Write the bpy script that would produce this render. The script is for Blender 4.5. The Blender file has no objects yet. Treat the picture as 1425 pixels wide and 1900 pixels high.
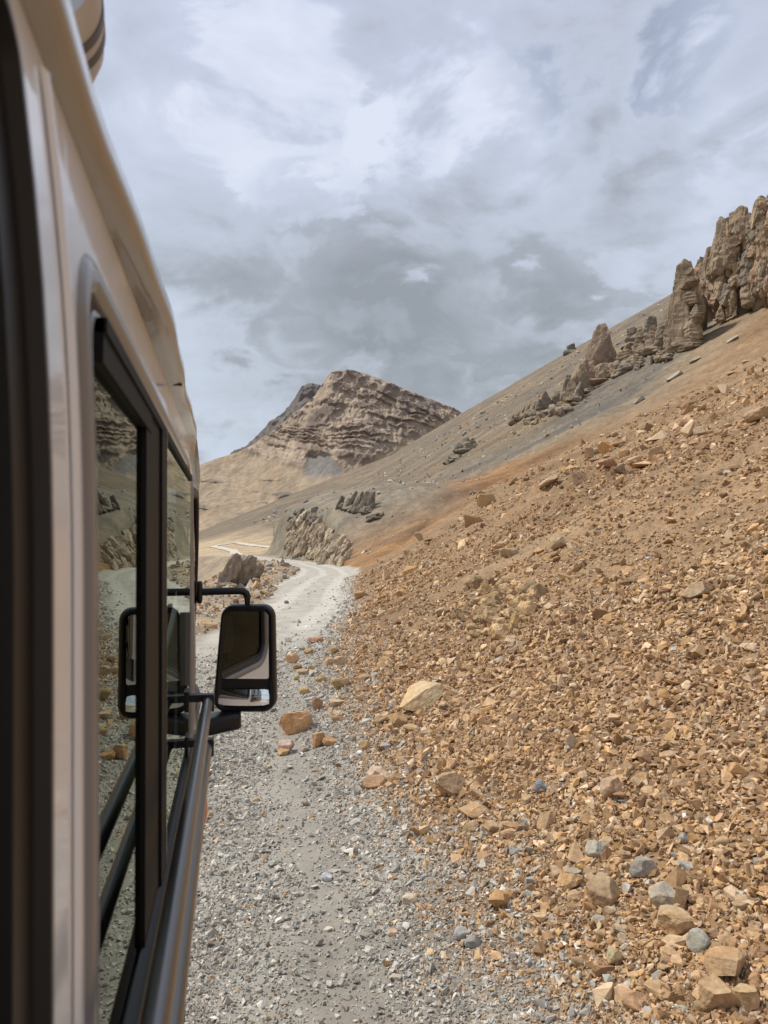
import bpy, bmesh, math, random
import numpy as np
from mathutils import Vector, Matrix
R = math.radians
# ------------------------------------------------------------------ camera, sky, sun
EYE = 2.1
YAW, PITCH, FPX = R(11.4), R(2.87), 1400.0
scn = bpy.context.scene
F = Vector((math.sin(YAW)*math.cos(PITCH), math.cos(YAW)*math.cos(PITCH), math.sin(PITCH)))
RT = Vector((math.cos(YAW), -math.sin(YAW), 0)); UP = RT.cross(F)
cd = bpy.data.cameras.new('camera'); cam = bpy.data.objects.new('camera', cd)
scn.collection.objects.link(cam); scn.camera = cam
cd.sensor_fit = 'VERTICAL'; cd.sensor_height = 36; cd.sensor_width = 27; cd.lens = 36*FPX/1900
cd.clip_start = 0.02; cd.clip_end = 20000
cd.dof.use_dof = True; cd.dof.focus_distance = 7.0; cd.dof.aperture_fstop = 8.0
M4 = Matrix.Identity(4)
for i, v in enumerate((RT, UP, -F)):
    for j in range(3): M4[j][i] = v[j]
M4.translation = (0, 0, EYE); cam.matrix_world = M4

SUN_EL, SUN_AZ = R(56), R(300)          # azimuth clockwise from +Y
w = bpy.data.worlds.new('World'); scn.world = w; w.use_nodes = True
scn.view_settings.view_transform = 'Standard'; scn.view_settings.look = 'None'
scn.view_settings.exposure = 0.05; scn.view_settings.gamma = 1
sl = bpy.data.lights.new('sun', 'SUN'); sl.energy = 3.7; sl.angle = R(5); sl.color = (1, .94, .84)
so = bpy.data.objects.new('sun', sl); scn.collection.objects.link(so)
sd = Vector((math.sin(SUN_AZ)*math.cos(SUN_EL), math.cos(SUN_AZ)*math.cos(SUN_EL), math.sin(SUN_EL)))
so.rotation_euler = sd.to_track_quat('Z', 'Y').to_euler(); so.location = (0, 0, 50)

class NT:
    """small node-tree helper"""
    def __init__(s, nt): s.t = nt; s.n = nt.nodes; s.l = nt.links
    def new(s, typ, ins=None, **kw):
        x = s.n.new(typ)
        for k, v in kw.items(): setattr(x, k, v)
        for k, v in (ins or {}).items():
            if isinstance(v, bpy.types.NodeSocket): s.l.new(v, x.inputs[k])
            else: x.inputs[k].default_value = v
        return x
    def math(s, op, a, b=0.0, c=0.0, clamp=False):
        x = s.new('ShaderNodeMath', {0: a, 1: b, 2: c}, operation=op); x.use_clamp = clamp; return x.outputs[0]
    def vm(s, op, a, b=(0, 0, 0)):
        x = s.new('ShaderNodeVectorMath', {0: a, 1: b}, operation=op)
        return x.outputs['Value'] if op in ('DOT_PRODUCT', 'LENGTH') else x.outputs[0]
    def noise(s, vec, scale, detail=5, rough=.55, dist=0.0):
        return s.new('ShaderNodeTexNoise', {'Vector': vec, 'Scale': scale, 'Detail': detail, 'Roughness': rough, 'Distortion': dist})
    def ramp(s, fac, stops, interp='LINEAR'):
        x = s.new('ShaderNodeValToRGB', {'Fac': fac}); cr = x.color_ramp; cr.interpolation = interp
        while len(cr.elements) < len(stops): cr.elements.new(.5)
        for e, (p, c) in zip(cr.elements, stops): e.position = p; e.color = (*c, 1) if len(c) == 3 else c
        return x.outputs[0]
    def mix(s, fac, a, b, mode='MIX'):
        x = s.new('ShaderNodeMix', data_type='RGBA', blend_type=mode)
        for k, v in ((0, fac), (6, a), (7, b)):
            if isinstance(v, bpy.types.NodeSocket): s.l.new(v, x.inputs[k])
            else: x.inputs[k].default_value = v if k == 0 or len(v) == 4 else (*v, 1)
        return x.outputs[2]
    def mapr(s, v, a, b, c=0.0, d=1.0):
        x = s.new('ShaderNodeMapRange', {0: v, 1: a, 2: b, 3: c, 4: d}); x.interpolation_type = 'SMOOTHSTEP'; return x.outputs[0]

def pdir(px, py): return (F + RT*((px-712.5)/FPX) + UP*((950-py)/FPX)).normalized()

# overcast sky: layered cloud noise over the physical sky, all by direction
N = NT(w.node_tree); N.n.clear()
tc = N.new('ShaderNodeTexCoord'); D = N.vm('NORMALIZE', tc.outputs['Generated'])
sep = N.new('ShaderNodeSeparateXYZ', {0: D})
zz = N.math('ADD', N.math('MAXIMUM', sep.outputs[2], 0.0), .42)
P = N.new('ShaderNodeVectorMath', {0: D}, operation='DIVIDE')
cz = N.new('ShaderNodeCombineXYZ', {0: zz, 1: zz, 2: 1.0}); N.l.new(cz.outputs[0], P.inputs[1])
P = P.outputs[0]
n1 = N.noise(P, 1.7, 6, .5, .25).outputs[0]
n2 = N.noise(N.vm('ADD', P, (4.3, 1.7, 2.2)), 4.6, 8, .55, .35).outputs[0]
n3 = N.noise(N.vm('ADD', P, (9.1, 3.3, 0.2)), 13.0, 6, .6, .3).outputs[0]
bri = N.math('ADD', N.math('MULTIPLY', n1, .75), N.math('ADD', N.math('MULTIPLY', n2, 1.05), N.math('MULTIPLY', n3, .22)))
WOB = N.math('MULTIPLY', N.math('SUBTRACT', n2, .5), .10)
def blob(px, py, rad, amp):
    global bri
    d = N.vm('DOT_PRODUCT', D, tuple(pdir(px, py)))
    m = N.mapr(N.math('ADD', d, WOB), math.cos(R(rad)), math.cos(R(rad*.25)), 0.0, amp)
    bri = N.math('ADD', bri, m)
# broad bright and heavy parts of the cloud deck
for b in ((520, 210, 7, .15), (860, 265, 7, .15), (640, 560, 9, -.17), (860, 610, 11, -.20), (1100, 500, 9, -.12),
          (400, 700, 11, .12), (1000, 300, 9, .07), (820, 740, 5, .10), (300, 60, 14, .0), (1370, 360, 7, .12),
          (1010, 640, 9, -.07), (380, 480, 9, -.03), (1400, 130, 12, .02), (560, 700, 8, -.06)): blob(*b)
ccol = N.ramp(N.math('MULTIPLY', bri, .55, clamp=True),
    [(.36, (.35, .38, .42)), (.47, (.44, .475, .53)), (.54, (.575, .625, .71)), (.63, (.66, .72, .83)), (.74, (.82, .87, .96))])
el = N.mapr(sep.outputs[2], .0, .75)
ccol = N.mix(el, N.mix(1.0, ccol, (.97, 1.0, 1.0), 'MULTIPLY'), N.mix(1.0, ccol, (.96, .97, 1.05), 'MULTIPLY'))
sky = N.new('ShaderNodeTexSky', sky_type='NISHITA', sun_disc=False, sun_elevation=SUN_EL, sun_rotation=SUN_AZ, altitude=4000)
gapd = N.vm('DOT_PRODUCT', D, tuple(pdir(1130, 95)))
gap = N.math('MULTIPLY', N.mapr(N.math('ADD', gapd, WOB), math.cos(R(8)), math.cos(R(1))), N.mapr(n2, .62, .38), clamp=True)
skyc = N.mix(N.math('MULTIPLY', gap, .8), N.vm('SCALE', ccol), sky.outputs[0])
for nd in N.n:
    if nd.type == 'VECT_MATH' and nd.operation == 'SCALE': nd.inputs['Scale'].default_value = 9.0
bg = N.new('ShaderNodeBackground', {'Color': skyc, 'Strength': .1})
wo = N.new('ShaderNodeOutputWorld', {'Surface': bg.outputs[0]})
try: w.cycles.sampling_method = 'MANUAL'; w.cycles.sample_map_resolution = 512
except Exception: pass
try: scn.cycles.max_bounces = 6; scn.cycles.diffuse_bounces = 2; scn.cycles.glossy_bounces = 4
except Exception: pass

# ------------------------------------------------------------------ helpers
rng = np.random.default_rng(7)
def tag(o, label=None, cat=None, group=None, kind=None):
    for k, v in (('label', label), ('category', cat), ('group', group), ('kind', kind)):
        if v: o[k] = v
    return o
def link(name, me, mat=None, parent=None, smooth=False):
    o = bpy.data.objects.new(name, me); scn.collection.objects.link(o)
    if mat: me.materials.append(mat)
    if parent: o.parent = parent
    me.polygons.foreach_set('use_smooth', [smooth]*len(me.polygons))
    return o
def mesh_np(name, V, Fc, col=None):
    """V (n,3), Fc (m,k) all with k corners, col (n,3) point colours"""
    me = bpy.data.meshes.new(name); V = np.asarray(V, np.float32); Fc = np.asarray(Fc, np.int32)
    m, k = Fc.shape
    me.vertices.add(len(V)); me.vertices.foreach_set('co', V.ravel())
    me.loops.add(m*k); me.loops.foreach_set('vertex_index', Fc.ravel())
    me.polygons.add(m); me.polygons.foreach_set('loop_start', np.arange(0, m*k, k, dtype=np.int32))
    me.update(calc_edges=True)
    if col is not None:
        a = me.attributes.new('col', 'FLOAT_COLOR', 'POINT')
        c = np.ones((len(V), 4), np.float32); c[:, :3] = col; a.data.foreach_set('color', c.ravel())
    return me
PERM = rng.permutation(512).astype(np.int64)
G3 = rng.normal(size=(512, 3)); G3 /= np.linalg.norm(G3, axis=1)[:, None]
def perlin(x, y, z=None):
    x = np.asarray(x, float); y = np.asarray(y, float); z = np.zeros_like(x) if z is None else np.asarray(z, float)
    xi, yi, zi = np.floor(x).astype(np.int64), np.floor(y).astype(np.int64), np.floor(z).astype(np.int64)
    u, v, q = x-xi, y-yi, z-zi
    f = lambda t: t*t*t*(t*(t*6-15)+10)
    fu, fv, fw = f(u), f(v), f(q); out = 0
    for a in (0, 1):
        wa = fu if a else 1-fu
        for b in (0, 1):
            wb = fv if b else 1-fv
            for c in (0, 1):
                wc = fw if c else 1-fw
                h = PERM[(PERM[(PERM[(xi+a) & 511]+yi+b) & 511]+zi+c) & 511]
                g = G3[h]
                out = out + wa*wb*wc*(g[..., 0]*(u-a)+g[..., 1]*(v-b)+g[..., 2]*(q-c))
    return out*1.6
def fbm(x, y, z=None, o=4, lac=2.03, gain=.5, ridge=False):
    s, a, tot = 0, 1, 0; x = np.asarray(x, float); y = np.asarray(y, float); z = np.zeros_like(x) if z is None else np.asarray(z, float)
    for i in range(o):
        n = perlin(x+17.3*i, y-9.1*i, z+5.7*i)
        s = s + a*((1-2*np.abs(n)) if ridge else n); tot += a
        a *= gain; x, y, z = x*lac, y*lac, z*lac
    return s/tot
def sstep(a, b, x): t = np.clip((x-a)/(b-a), 0, 1); return t*t*(3-2*t)
def smax(a, b, k): return .5*(a+b+np.sqrt((a-b)**2+k*k))
def splus(x, k): return .5*(x+np.sqrt(x*x+k*k))
def lerp(a, b, t): return a+(b-a)*t
C3 = lambda *c: np.array(c, float)

# ------------------------------------------------------------------ materials
def mat(name, col=(.5, .5, .5), rough=.5, metal=0, spec=.5, coat=0, coat_rough=.05, ior=None):
    m = bpy.data.materials.new(name); m.use_nodes = True; b = m.node_tree.nodes['Principled BSDF']
    b.inputs['Base Color'].default_value = (*col, 1); b.inputs['Roughness'].default_value = rough
    b.inputs['Metallic'].default_value = metal; b.inputs['Specular IOR Level'].default_value = spec
    b.inputs['Coat Weight'].default_value = coat; b.inputs['Coat Roughness'].default_value = coat_rough
    return m
def earth(name, scales, amp, bump, bdist, rough=.95, use_obj=False):
    """vertex-coloured rock or soil with fine colour noise and bump"""
    m = mat(name, rough=rough, spec=.15); n = NT(m.node_tree); b = m.node_tree.nodes['Principled BSDF']
    at = n.new('ShaderNodeAttribute', attribute_name='col'); tc = n.new('ShaderNodeTexCoord')
    c = at.outputs['Color']; P = tc.outputs['Object']; h = None
    for i, s in enumerate(scales):
        q = n.noise(P, s, 6, .62).outputs[0]
        k = n.mapr(q, .3, .7, 1-amp, 1+amp); k3 = n.new('ShaderNodeCombineXYZ', {0: k, 1: k, 2: k}).outputs[0]
        c = n.mix(1.0, c, k3, 'MULTIPLY'); h = q if h is None else n.math('ADD', h, n.math('MULTIPLY', q, scales[0]/s))
    n.l.new(c, b.inputs['Base Color'])
    bp = n.new('ShaderNodeBump', {'Height': h, 'Strength': bump, 'Distance': bdist}); n.l.new(bp.outputs[0], b.inputs['Normal'])
    return m
def soil(name):
    """ground: noise plus shattered-stone cells for the pieces too small to model"""
    m = earth(name, (.9, .16, 14.0), .15, .7, .09); n = NT(m.node_tree); b = m.node_tree.nodes['Principled BSDF']
    P = n.n['Texture Coordinate'].outputs['Object']; geo = n.new('ShaderNodeCameraData')
    old = b.inputs['Base Color'].links[0].from_socket
    v = n.new('ShaderNodeTexVoronoi', {'Vector': P, 'Scale': 26.0, 'Randomness': 1.0}); v2 = n.new('ShaderNodeTexVoronoi', {'Vector': P, 'Scale': 4.5})
    sp = n.new('ShaderNodeSeparateColor', {0: v.outputs['Color']}); sp2 = n.new('ShaderNodeSeparateColor', {0: v2.outputs['Color']})
    k = n.math('ADD', n.mapr(sp.outputs[0], 0, 1, -.11, .11), n.mapr(sp2.outputs[0], 0, 1, .92, 1.08))
    k3 = n.new('ShaderNodeCombineXYZ', {0: k, 1: k, 2: k}).outputs[0]
    n.l.new(n.mix(1.0, old, k3, 'MULTIPLY'), b.inputs['Base Color'])
    bp0 = b.inputs['Normal'].links[0].from_node
    h = n.math('MULTIPLY', v.outputs['Distance'], -1.0)
    bp = n.new('ShaderNodeBump', {'Height': h, 'Strength': .6, 'Distance': .012, 'Normal': bp0.outputs[0]})
    h2 = n.math('MULTIPLY', v2.outputs['Distance'], -1.0)
    bp2 = n.new('ShaderNodeBump', {'Height': h2, 'Strength': .5, 'Distance': .06, 'Normal': bp.outputs[0]})
    n.l.new(bp2.outputs[0], b.inputs['Normal'])
    return m
M_SOIL = soil('hillside_soil'); M_ROAD = earth('road_dust', (.9, 9.0, 60.0), .09, .5, .03)
M_STONE = earth('broken_stone', (9.0, 45.0), .15, .5, .02); M_ROCK = earth('bedded_rock', (.5, 3.5), .2, .8, .35)
M_MTN = earth('mountain_rock', (.012, .06), .16, .9, 14.0)

# ------------------------------------------------------------------ terrain height
def tab(pts): a = np.array(pts, float); return lambda y: np.interp(y, a[:, 0], a[:, 1])
toe_r = tab([(-60, 1.6), (0, 1.45), (3.1, 1.35), (6, 1.2), (10.5, 1.5), (18, 2.4), (26, 4.2), (33, 5.3), (42, 6.6), (53, 8.5), (66, 10.9), (78, 12.3),
             (90, 12.6), (105, 12.2), (126, 9.4), (138, 7.6), (152, 6), (165, 9), (180, 15), (220, 19), (300, 23), (350, 25), (430, 22), (520, 12), (700, 3), (900, 0), (3000, 0)])
road_z = tab([(-80, 0), (75, 0), (100, .3), (126, .67), (152, 1.24), (166, 1.0), (180, -1), (210, -9), (240, -22), (3000, -22)])
edge_l = tab([(-60, -3.2), (20, -2.9), (40, -2.4), (50, -1.4), (60, -.8), (85, -.8), (100, 1.2), (126, 3.4), (152, -1.5), (172, -9), (195, -17), (3000, -17)])
apron0 = tab([(-200, -16), (50, -13), (100, -12), (170, -10), (235, -8.2), (300, -4), (356, .1), (406, 2), (438, 4.6), (500, 11.5), (700, 25), (900, 38), (960, 40), (1300, -30), (2600, -60)])
apronk = tab([(-200, .02), (235, .05), (300, .07), (420, .09), (500, .31), (700, .38), (900, .41), (2600, .41)])
y_scar = tab([(0, 60), (10, 64), (20, 79), (31, 95), (59, 101), (89, 120), (200, 190), (900, 300)])
def spur(y): return sstep(92, 118, y)*(1-sstep(150, 158, y))
def H0(x, y):
    rz = road_z(y); s = x-toe_r(y)
    L = apron0(y)+apronk(y)*x - .28*splus(-45-x, 20) + .45*splus(-230-x, 60)
    plat = rz - .75*splus(edge_l(y)-x, 1.0)
    base = smax(plat, L, 1.2)
    sp = splus(s, 1.2)-.25
    g = .47*sp + .16*splus(sp-55, 25) - .06*splus(sp-330, 80) + spur(y)*6.6*sstep(.3, 4.2, s)*(1-sstep(9, 30, s))
    low = np.minimum(apron0(y)+apronk(y)*np.minimum(x, toe_r(y)), 5)
    up = lerp(rz, low, sstep(160, 215, y))
    return smax(base, up+g-2*splus(-s-.8, .6), .25) - .12
def scree_mask(x, y):
    s = x-toe_r(y); n = fbm(x*.09, y*.09, o=3)
    return sstep(-.1, .8, s+.5*fbm(x*.8, y*.8, o=3))*(1-sstep(-5, 5, y-y_scar(x)+9*n))*(y > -60)
def road_w(x, y, pts=None):
    """signed distance outside the road edge (negative on the road)"""
    P = np.array(ROAD, float); best = np.full(np.shape(x), 1e9)
    for (x0, y0, w0), (x1, y1, w1) in zip(P[:-1], P[1:]):
        dx, dy = x1-x0, y1-y0; t = np.clip(((x-x0)*dx+(y-y0)*dy)/(dx*dx+dy*dy), 0, 1)
        best = np.minimum(best, np.hypot(x-x0-t*dx, y-y0-t*dy)-(w0+(w1-w0)*t))
    return best
ROAD = [(-.8, -70, 2.1), (-.8, 0, 2.1), (-.75, 6, 2.0), (-.3, 12, 1.9), (.8, 19, 1.75), (2.6, 27, 1.7), (4.0, 38, 1.9), (5.6, 50, 2.3),
        (7.9, 64, 2.7), (9.6, 76, 2.9), (10.2, 88, 2.4), (9.4, 104, 2.2), (6.2, 126, 2.0), (1.1, 152, 2.0), (-6, 172, 2), (-14, 190, 2)]
def Hf(x, y):
    x = np.asarray(x, float); y = np.asarray(y, float)
    h = H0(x, y); r = np.hypot(x, y); rd = road_w(x, y); off = sstep(-.3, 1.2, rd); s = x-toe_r(y)
    far = sstep(30, 200, r)
    h = h + off*(.05*fbm(x*1.3, y*1.3, o=4) + .22*sstep(1, 8, np.abs(s))*fbm(x*.28, y*.28+3, o=4))
    h = h + sstep(2, 30, s)*(1.1*fbm(x*.045+5, y*.06, o=5)*sstep(8, 60, r) + 3.5*far*fbm(x*.008, y*.011, o=4))
    h = h + sstep(15, 40, s)*sstep(8, 40, y-y_scar(x)+10)*(.7*fbm(x*.03+3, y*.22, o=4, ridge=True)*sstep(60, 160, r)+.25*fbm(x*.15, y*.5, o=3))
    # broken lumps and runnels of the landslip
    sc = sstep(1.0, 6, s)*(1-sstep(-4, 8, y-y_scar(x)))*(y > -60)
    h = h + sc*(.30*fbm(x*.35, y*.75, o=5, ridge=True)-.15) * sstep(3, 12, r)
    # the bedrock knob in the slip and the scarp above the orange face
    h = h + 1.0*np.exp(-((x-11.5)/2.6)**2-((y-25.5)/3.5)**2)*(.6+.8*fbm(x*.5, y*.5, o=4, ridge=True))
    d = y-y_scar(x)
    h = h - sstep(12, 22, x)*(1-sstep(60, 90, x))*.9*np.exp(-((d-7+2*fbm(x*.1, y*.1, o=2))/2.6)**2)*(1+.6*fbm(x*.4, y*.4, o=3))
    # shoulder rubble, left verge and mound
    h = h + (s < 0)*off*(.16*sstep(10, 30, r)*(fbm(x*.6+9, y*.5, o=4)+.35) + .35*np.exp(-((x-4)/3.)**2-((y-80)/25)**2)*(y > 50))
    # wheel ruts and hand-sized waves in the road
    h = h + (1-off)*(.015*fbm(x*2.2, y*.8, o=3) + .02*fbm(x*.7, y*.35, o=2))
    return h
def ground_at(px, py, tmax=1500.):
    d = pdir(px, py); t = np.exp(np.linspace(math.log(1.5), math.log(tmax), 2600))
    x, y, z = d.x*t, d.y*t, EYE+d.z*t; dz = z-Hf(x, y); i = np.argmax(dz < 0)
    if dz[i] >= 0: i = len(t)-1
    a = t[max(i-1, 0)]; b = t[i]; tt = np.linspace(a, b, 40)
    dz = EYE+d.z*tt-Hf(d.x*tt, d.y*tt); j = int(np.argmax(dz < 0)); tt = tt[j]
    return Vector((d.x*tt, d.y*tt, EYE+d.z*tt)), tt

def ground_colour(x, y, z, rd):
    s = x-toe_r(y); d = y-y_scar(x); r = np.hypot(x, y)
    n1 = fbm(x*.5, y*.5, o=4); n2 = fbm(x*.05, y*.09, o=4); st = fbm(x*.035+.02*y, y*.45, o=4); st2 = fbm(x*.012, y*.09+4, o=4)
    tan = lerp(C3(.285, .19, .11), C3(.215, .138, .08), sstep(-.3, .4, n2+.5*n1)[..., None])  # soil darkened: shade between the loose stones is put into this colour
    tan = lerp(tan, C3(.34, .245, .148), (sstep(.0, .5, fbm(x*.12+7, y*.2, o=3))*.6)[..., None])
    orange = lerp(C3(.31, .175, .082), C3(.20, .125, .07), sstep(-.3, .3, st)[..., None])
    greyb = lerp(C3(.165, .14, .105), C3(.26, .205, .14), sstep(-.25, .3, st+.4*n1)[..., None])
    dark = lerp(C3(.135, .122, .105), C3(.19, .16, .125), sstep(-.2, .3, st)[..., None])
    olive = lerp(C3(.25, .188, .113), C3(.165, .132, .095), sstep(-.22, .22, st2+.5*st+.25*n1)[..., None])
    far = lerp(C3(.155, .13, .102), C3(.245, .185, .12), sstep(-.15, .3, st2+.3*n2)[..., None])
    c = tan
    dd = d+7*n2
    c = lerp(c, lerp(orange, C3(.27, .20, .13), sstep(40, 62, x)[..., None]), sstep(-6, 4, dd)[..., None])
    bandw = 6+22*sstep(10, 50, x)
    c = lerp(c, C3(.20, .105, .05), (np.exp(-((d-5)/4.0)**2)*sstep(16, 24, x)*(1-sstep(45, 70, x))*.8)[..., None])
    lim = lerp(40, 8, sstep(14, 60, x))
    c = lerp(c, greyb, sstep(lim-3, lim+5, dd)[..., None])
    c = lerp(c, dark, (sstep(lim+4, lim+9, dd)*(1-sstep(lim+18, lim+30, dd))*sstep(25, 60, x))[..., None])
    c = lerp(c, olive, sstep(lim+16, lim+40, dd)[..., None])
    c = lerp(c, C3(.30, .20, .105), (sstep(.08, .35, st2+.2*n2)*sstep(lim+20, lim+50, dd)*.6)[..., None])
    c = lerp(c, far, sstep(240, 420, y)[..., None])
    # pale valley apron with the hairpin
    ap = sstep(180, 220, y)*(1-sstep(440, 560, y+1.6*x+30*n2))*(1-sstep(20, 60, s))
    c = lerp(c, lerp(C3(.46, .36, .24), C3(.38, .29, .19), sstep(-.3, .3, n2+.4*n1)[..., None]), ap[..., None])
    spur_c = sstep(88, 110, y)*(1-sstep(158, 175, y))*(1-sstep(14, 26, s+8*n2))
    c = lerp(c, lerp(C3(.19, .168, .132), C3(.26, .22, .165), sstep(-.2, .3, n1)[..., None]), spur_c[..., None])
    left = 1-sstep(-1.0, .6, s)
    verge = lerp(C3(.34, .27, .19), C3(.27, .215, .155), sstep(-.3, .3, n1+n2)[..., None])
    left = left*(1-sstep(165, 185, y))
    c = lerp(c, verge, left[..., None])
    # road
    n3 = fbm(x*1.7, y*.9, o=4); tr = np.sin((s+1.6+.5*fbm(y*.06, x*0, o=2))*3.3)
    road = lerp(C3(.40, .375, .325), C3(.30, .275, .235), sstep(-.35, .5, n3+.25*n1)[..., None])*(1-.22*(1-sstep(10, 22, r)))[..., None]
    road = lerp(road, C3(.53, .50, .44), ((.30+.5*sstep(0, .8, tr))*sstep(14, 26, r))[..., None])
    road = lerp(road, C3(.25, .225, .19), (.55*np.exp(-((s+.62+.25*n1)/.33)**2)*(1-sstep(8, 14, r)))[..., None])
    return lerp(road, c, sstep(-.25, .45, rd+.5*n1+.25*n3)[..., None])

def build_terrain():
    a = np.concatenate([np.arange(-21, 46, .085), np.arange(46, 339, 1.4)]); a = np.radians(a)
    r = np.exp(np.linspace(math.log(.35), math.log(2500), 1010))
    A, Rr = np.meshgrid(a, r, indexing='ij'); na, nr = A.shape
    # a little jitter so rows never line up
    x, y = np.sin(A)*Rr, np.cos(A)*Rr
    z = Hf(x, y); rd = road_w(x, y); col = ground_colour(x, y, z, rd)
    # sub-cell relief close by
    V = np.stack([x, y, z], -1).reshape(-1, 3); col = col.reshape(-1, 3)
    i = np.arange(na)[:, None]; j = np.arange(nr-1)[None]; i2 = (i+1) % na
    Fq = np.stack([i*nr+j, i*nr+j+1, i2*nr+j+1, i2*nr+j], -1).reshape(-1, 4)
    c = V[Fq].mean(1); k = road_w(c[:, 0], c[:, 1])+.35*fbm(c[:, 0]*.9, c[:, 1]*.9, o=3)
    on = (k < .05) & (np.abs(c[:, 1]) < 178)
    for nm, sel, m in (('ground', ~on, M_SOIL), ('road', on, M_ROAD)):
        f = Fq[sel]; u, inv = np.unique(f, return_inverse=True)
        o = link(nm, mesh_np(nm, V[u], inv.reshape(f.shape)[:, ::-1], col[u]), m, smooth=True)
        tag(o, kind='structure')
build_terrain()

def ribbon(name, pts, hw, m, col, lift):
    P = []
    for (a, b) in zip(pts[:-1], pts[1:]):
        n = max(2, int(math.hypot(b[0]-a[0], b[1]-a[1])/2))
        P += [(a[0]+(b[0]-a[0])*t/n, a[1]+(b[1]-a[1])*t/n) for t in range(n)]
    P = np.array(P+[pts[-1]])
    for _ in range(6): P[1:-1] = (P[:-2]+2*P[1:-1]+P[2:])/4
    T = np.gradient(P, axis=0); T /= np.linalg.norm(T, axis=1)[:, None]; Nn = np.stack([T[:, 1], -T[:, 0]], 1)
    ks = np.linspace(-1, 1, 7); V = []
    for i in range(len(P)):
        hh = hw*(1+.12*math.sin(i*.37)+.08*math.sin(i*1.13))
        for k in ks: q = P[i]+Nn[i]*k*hh; V.append((q[0], q[1], 0))
    V = np.array(V); ctr = Hf(P[:, 0], P[:, 1]); V[:, 2] = np.maximum(Hf(V[:, 0], V[:, 1]), 0*V[:, 0]+np.repeat(ctr, 7)-.3)+lift
    Fc = [(i*7+j, i*7+j+1, i*7+j+8, i*7+j+7) for i in range(len(P)-1) for j in range(6)]
    c = np.tile(C3(*col), (len(V), 1))*(1+.15*fbm(V[:, 0]*.3, V[:, 1]*.3, o=3))[:, None]
    return tag(link(name, mesh_np(name, V, Fc, c), m, smooth=True), kind='structure')
ribbon('road', [(-60, 230), (-30, 236), (-10, 241), (-3, 256), (2, 290), (2.5, 330), (0, 370), (-5, 410), (-10, 425), (-11, 434), (-6, 440), (2, 438), (11.6, 408), (17, 378), (21, 353), (25, 332)], 2.3, M_ROAD, (.55, .505, .43), .25)

# ------------------------------------------------------------------ far mountain
def build_mountain(name, sky, base_py, d0, d1, cols, rows, col_fn, amp, seed, x0=-500, x1=1150):
    S = np.array(sky, float); px = np.linspace(x0, x1, cols); top = np.interp(px, S[:, 0], S[:, 1])
    t = np.concatenate([np.linspace(0, 1, rows), np.linspace(1.02, 1.9, 50)])
    PX, T = np.meshgrid(px, t, indexing='ij'); TOP = np.repeat(top[:, None], len(t), 1)
    Tc = np.minimum(T, 1)
    dep = d0+(d1-d0)*Tc + (T-Tc)*(d1-d0)*1.5
    PY = base_py+(TOP-base_py)*Tc**1.02
    K = (PX-712.5)/FPX; Q = (950-PY)/FPX
    X = (F.x+RT.x*K+UP.x*Q)*dep; Y = (F.y+RT.y*K+UP.y*Q)*dep; Z = EYE+(F.z+UP.z*Q)*dep
    Z = Z-(T-Tc)*1.2*(Z*.9)
    c, dn, dz = col_fn(X, Y, Z, PX, PY, Tc)
    fade = 1-sstep(.985, 1.0, T)*.75
    X = X - dn*F.x*fade; Y = Y - dn*F.y*fade; Z = Z + dz*fade
    n = len(t); i = np.arange(cols-1)[:, None]; j = np.arange(n-1)[None]
    Fq = np.stack([i*n+j, (i+1)*n+j, (i+1)*n+j+1, i*n+j+1], -1).reshape(-1, 4)
    o = link(name, mesh_np(name, np.stack([X, Y, Z], -1).reshape(-1, 3), Fq, c.reshape(-1, 3)), M_MTN, smooth=True)
    return tag(o, kind='structure')
rock_line = tab([(250, 800), (430, 838), (455, 846), (480, 852), (520, 858), (560, 872), (590, 862), (640, 872), (700, 850), (760, 812), (850, 800), (1150, 950)])
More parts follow.
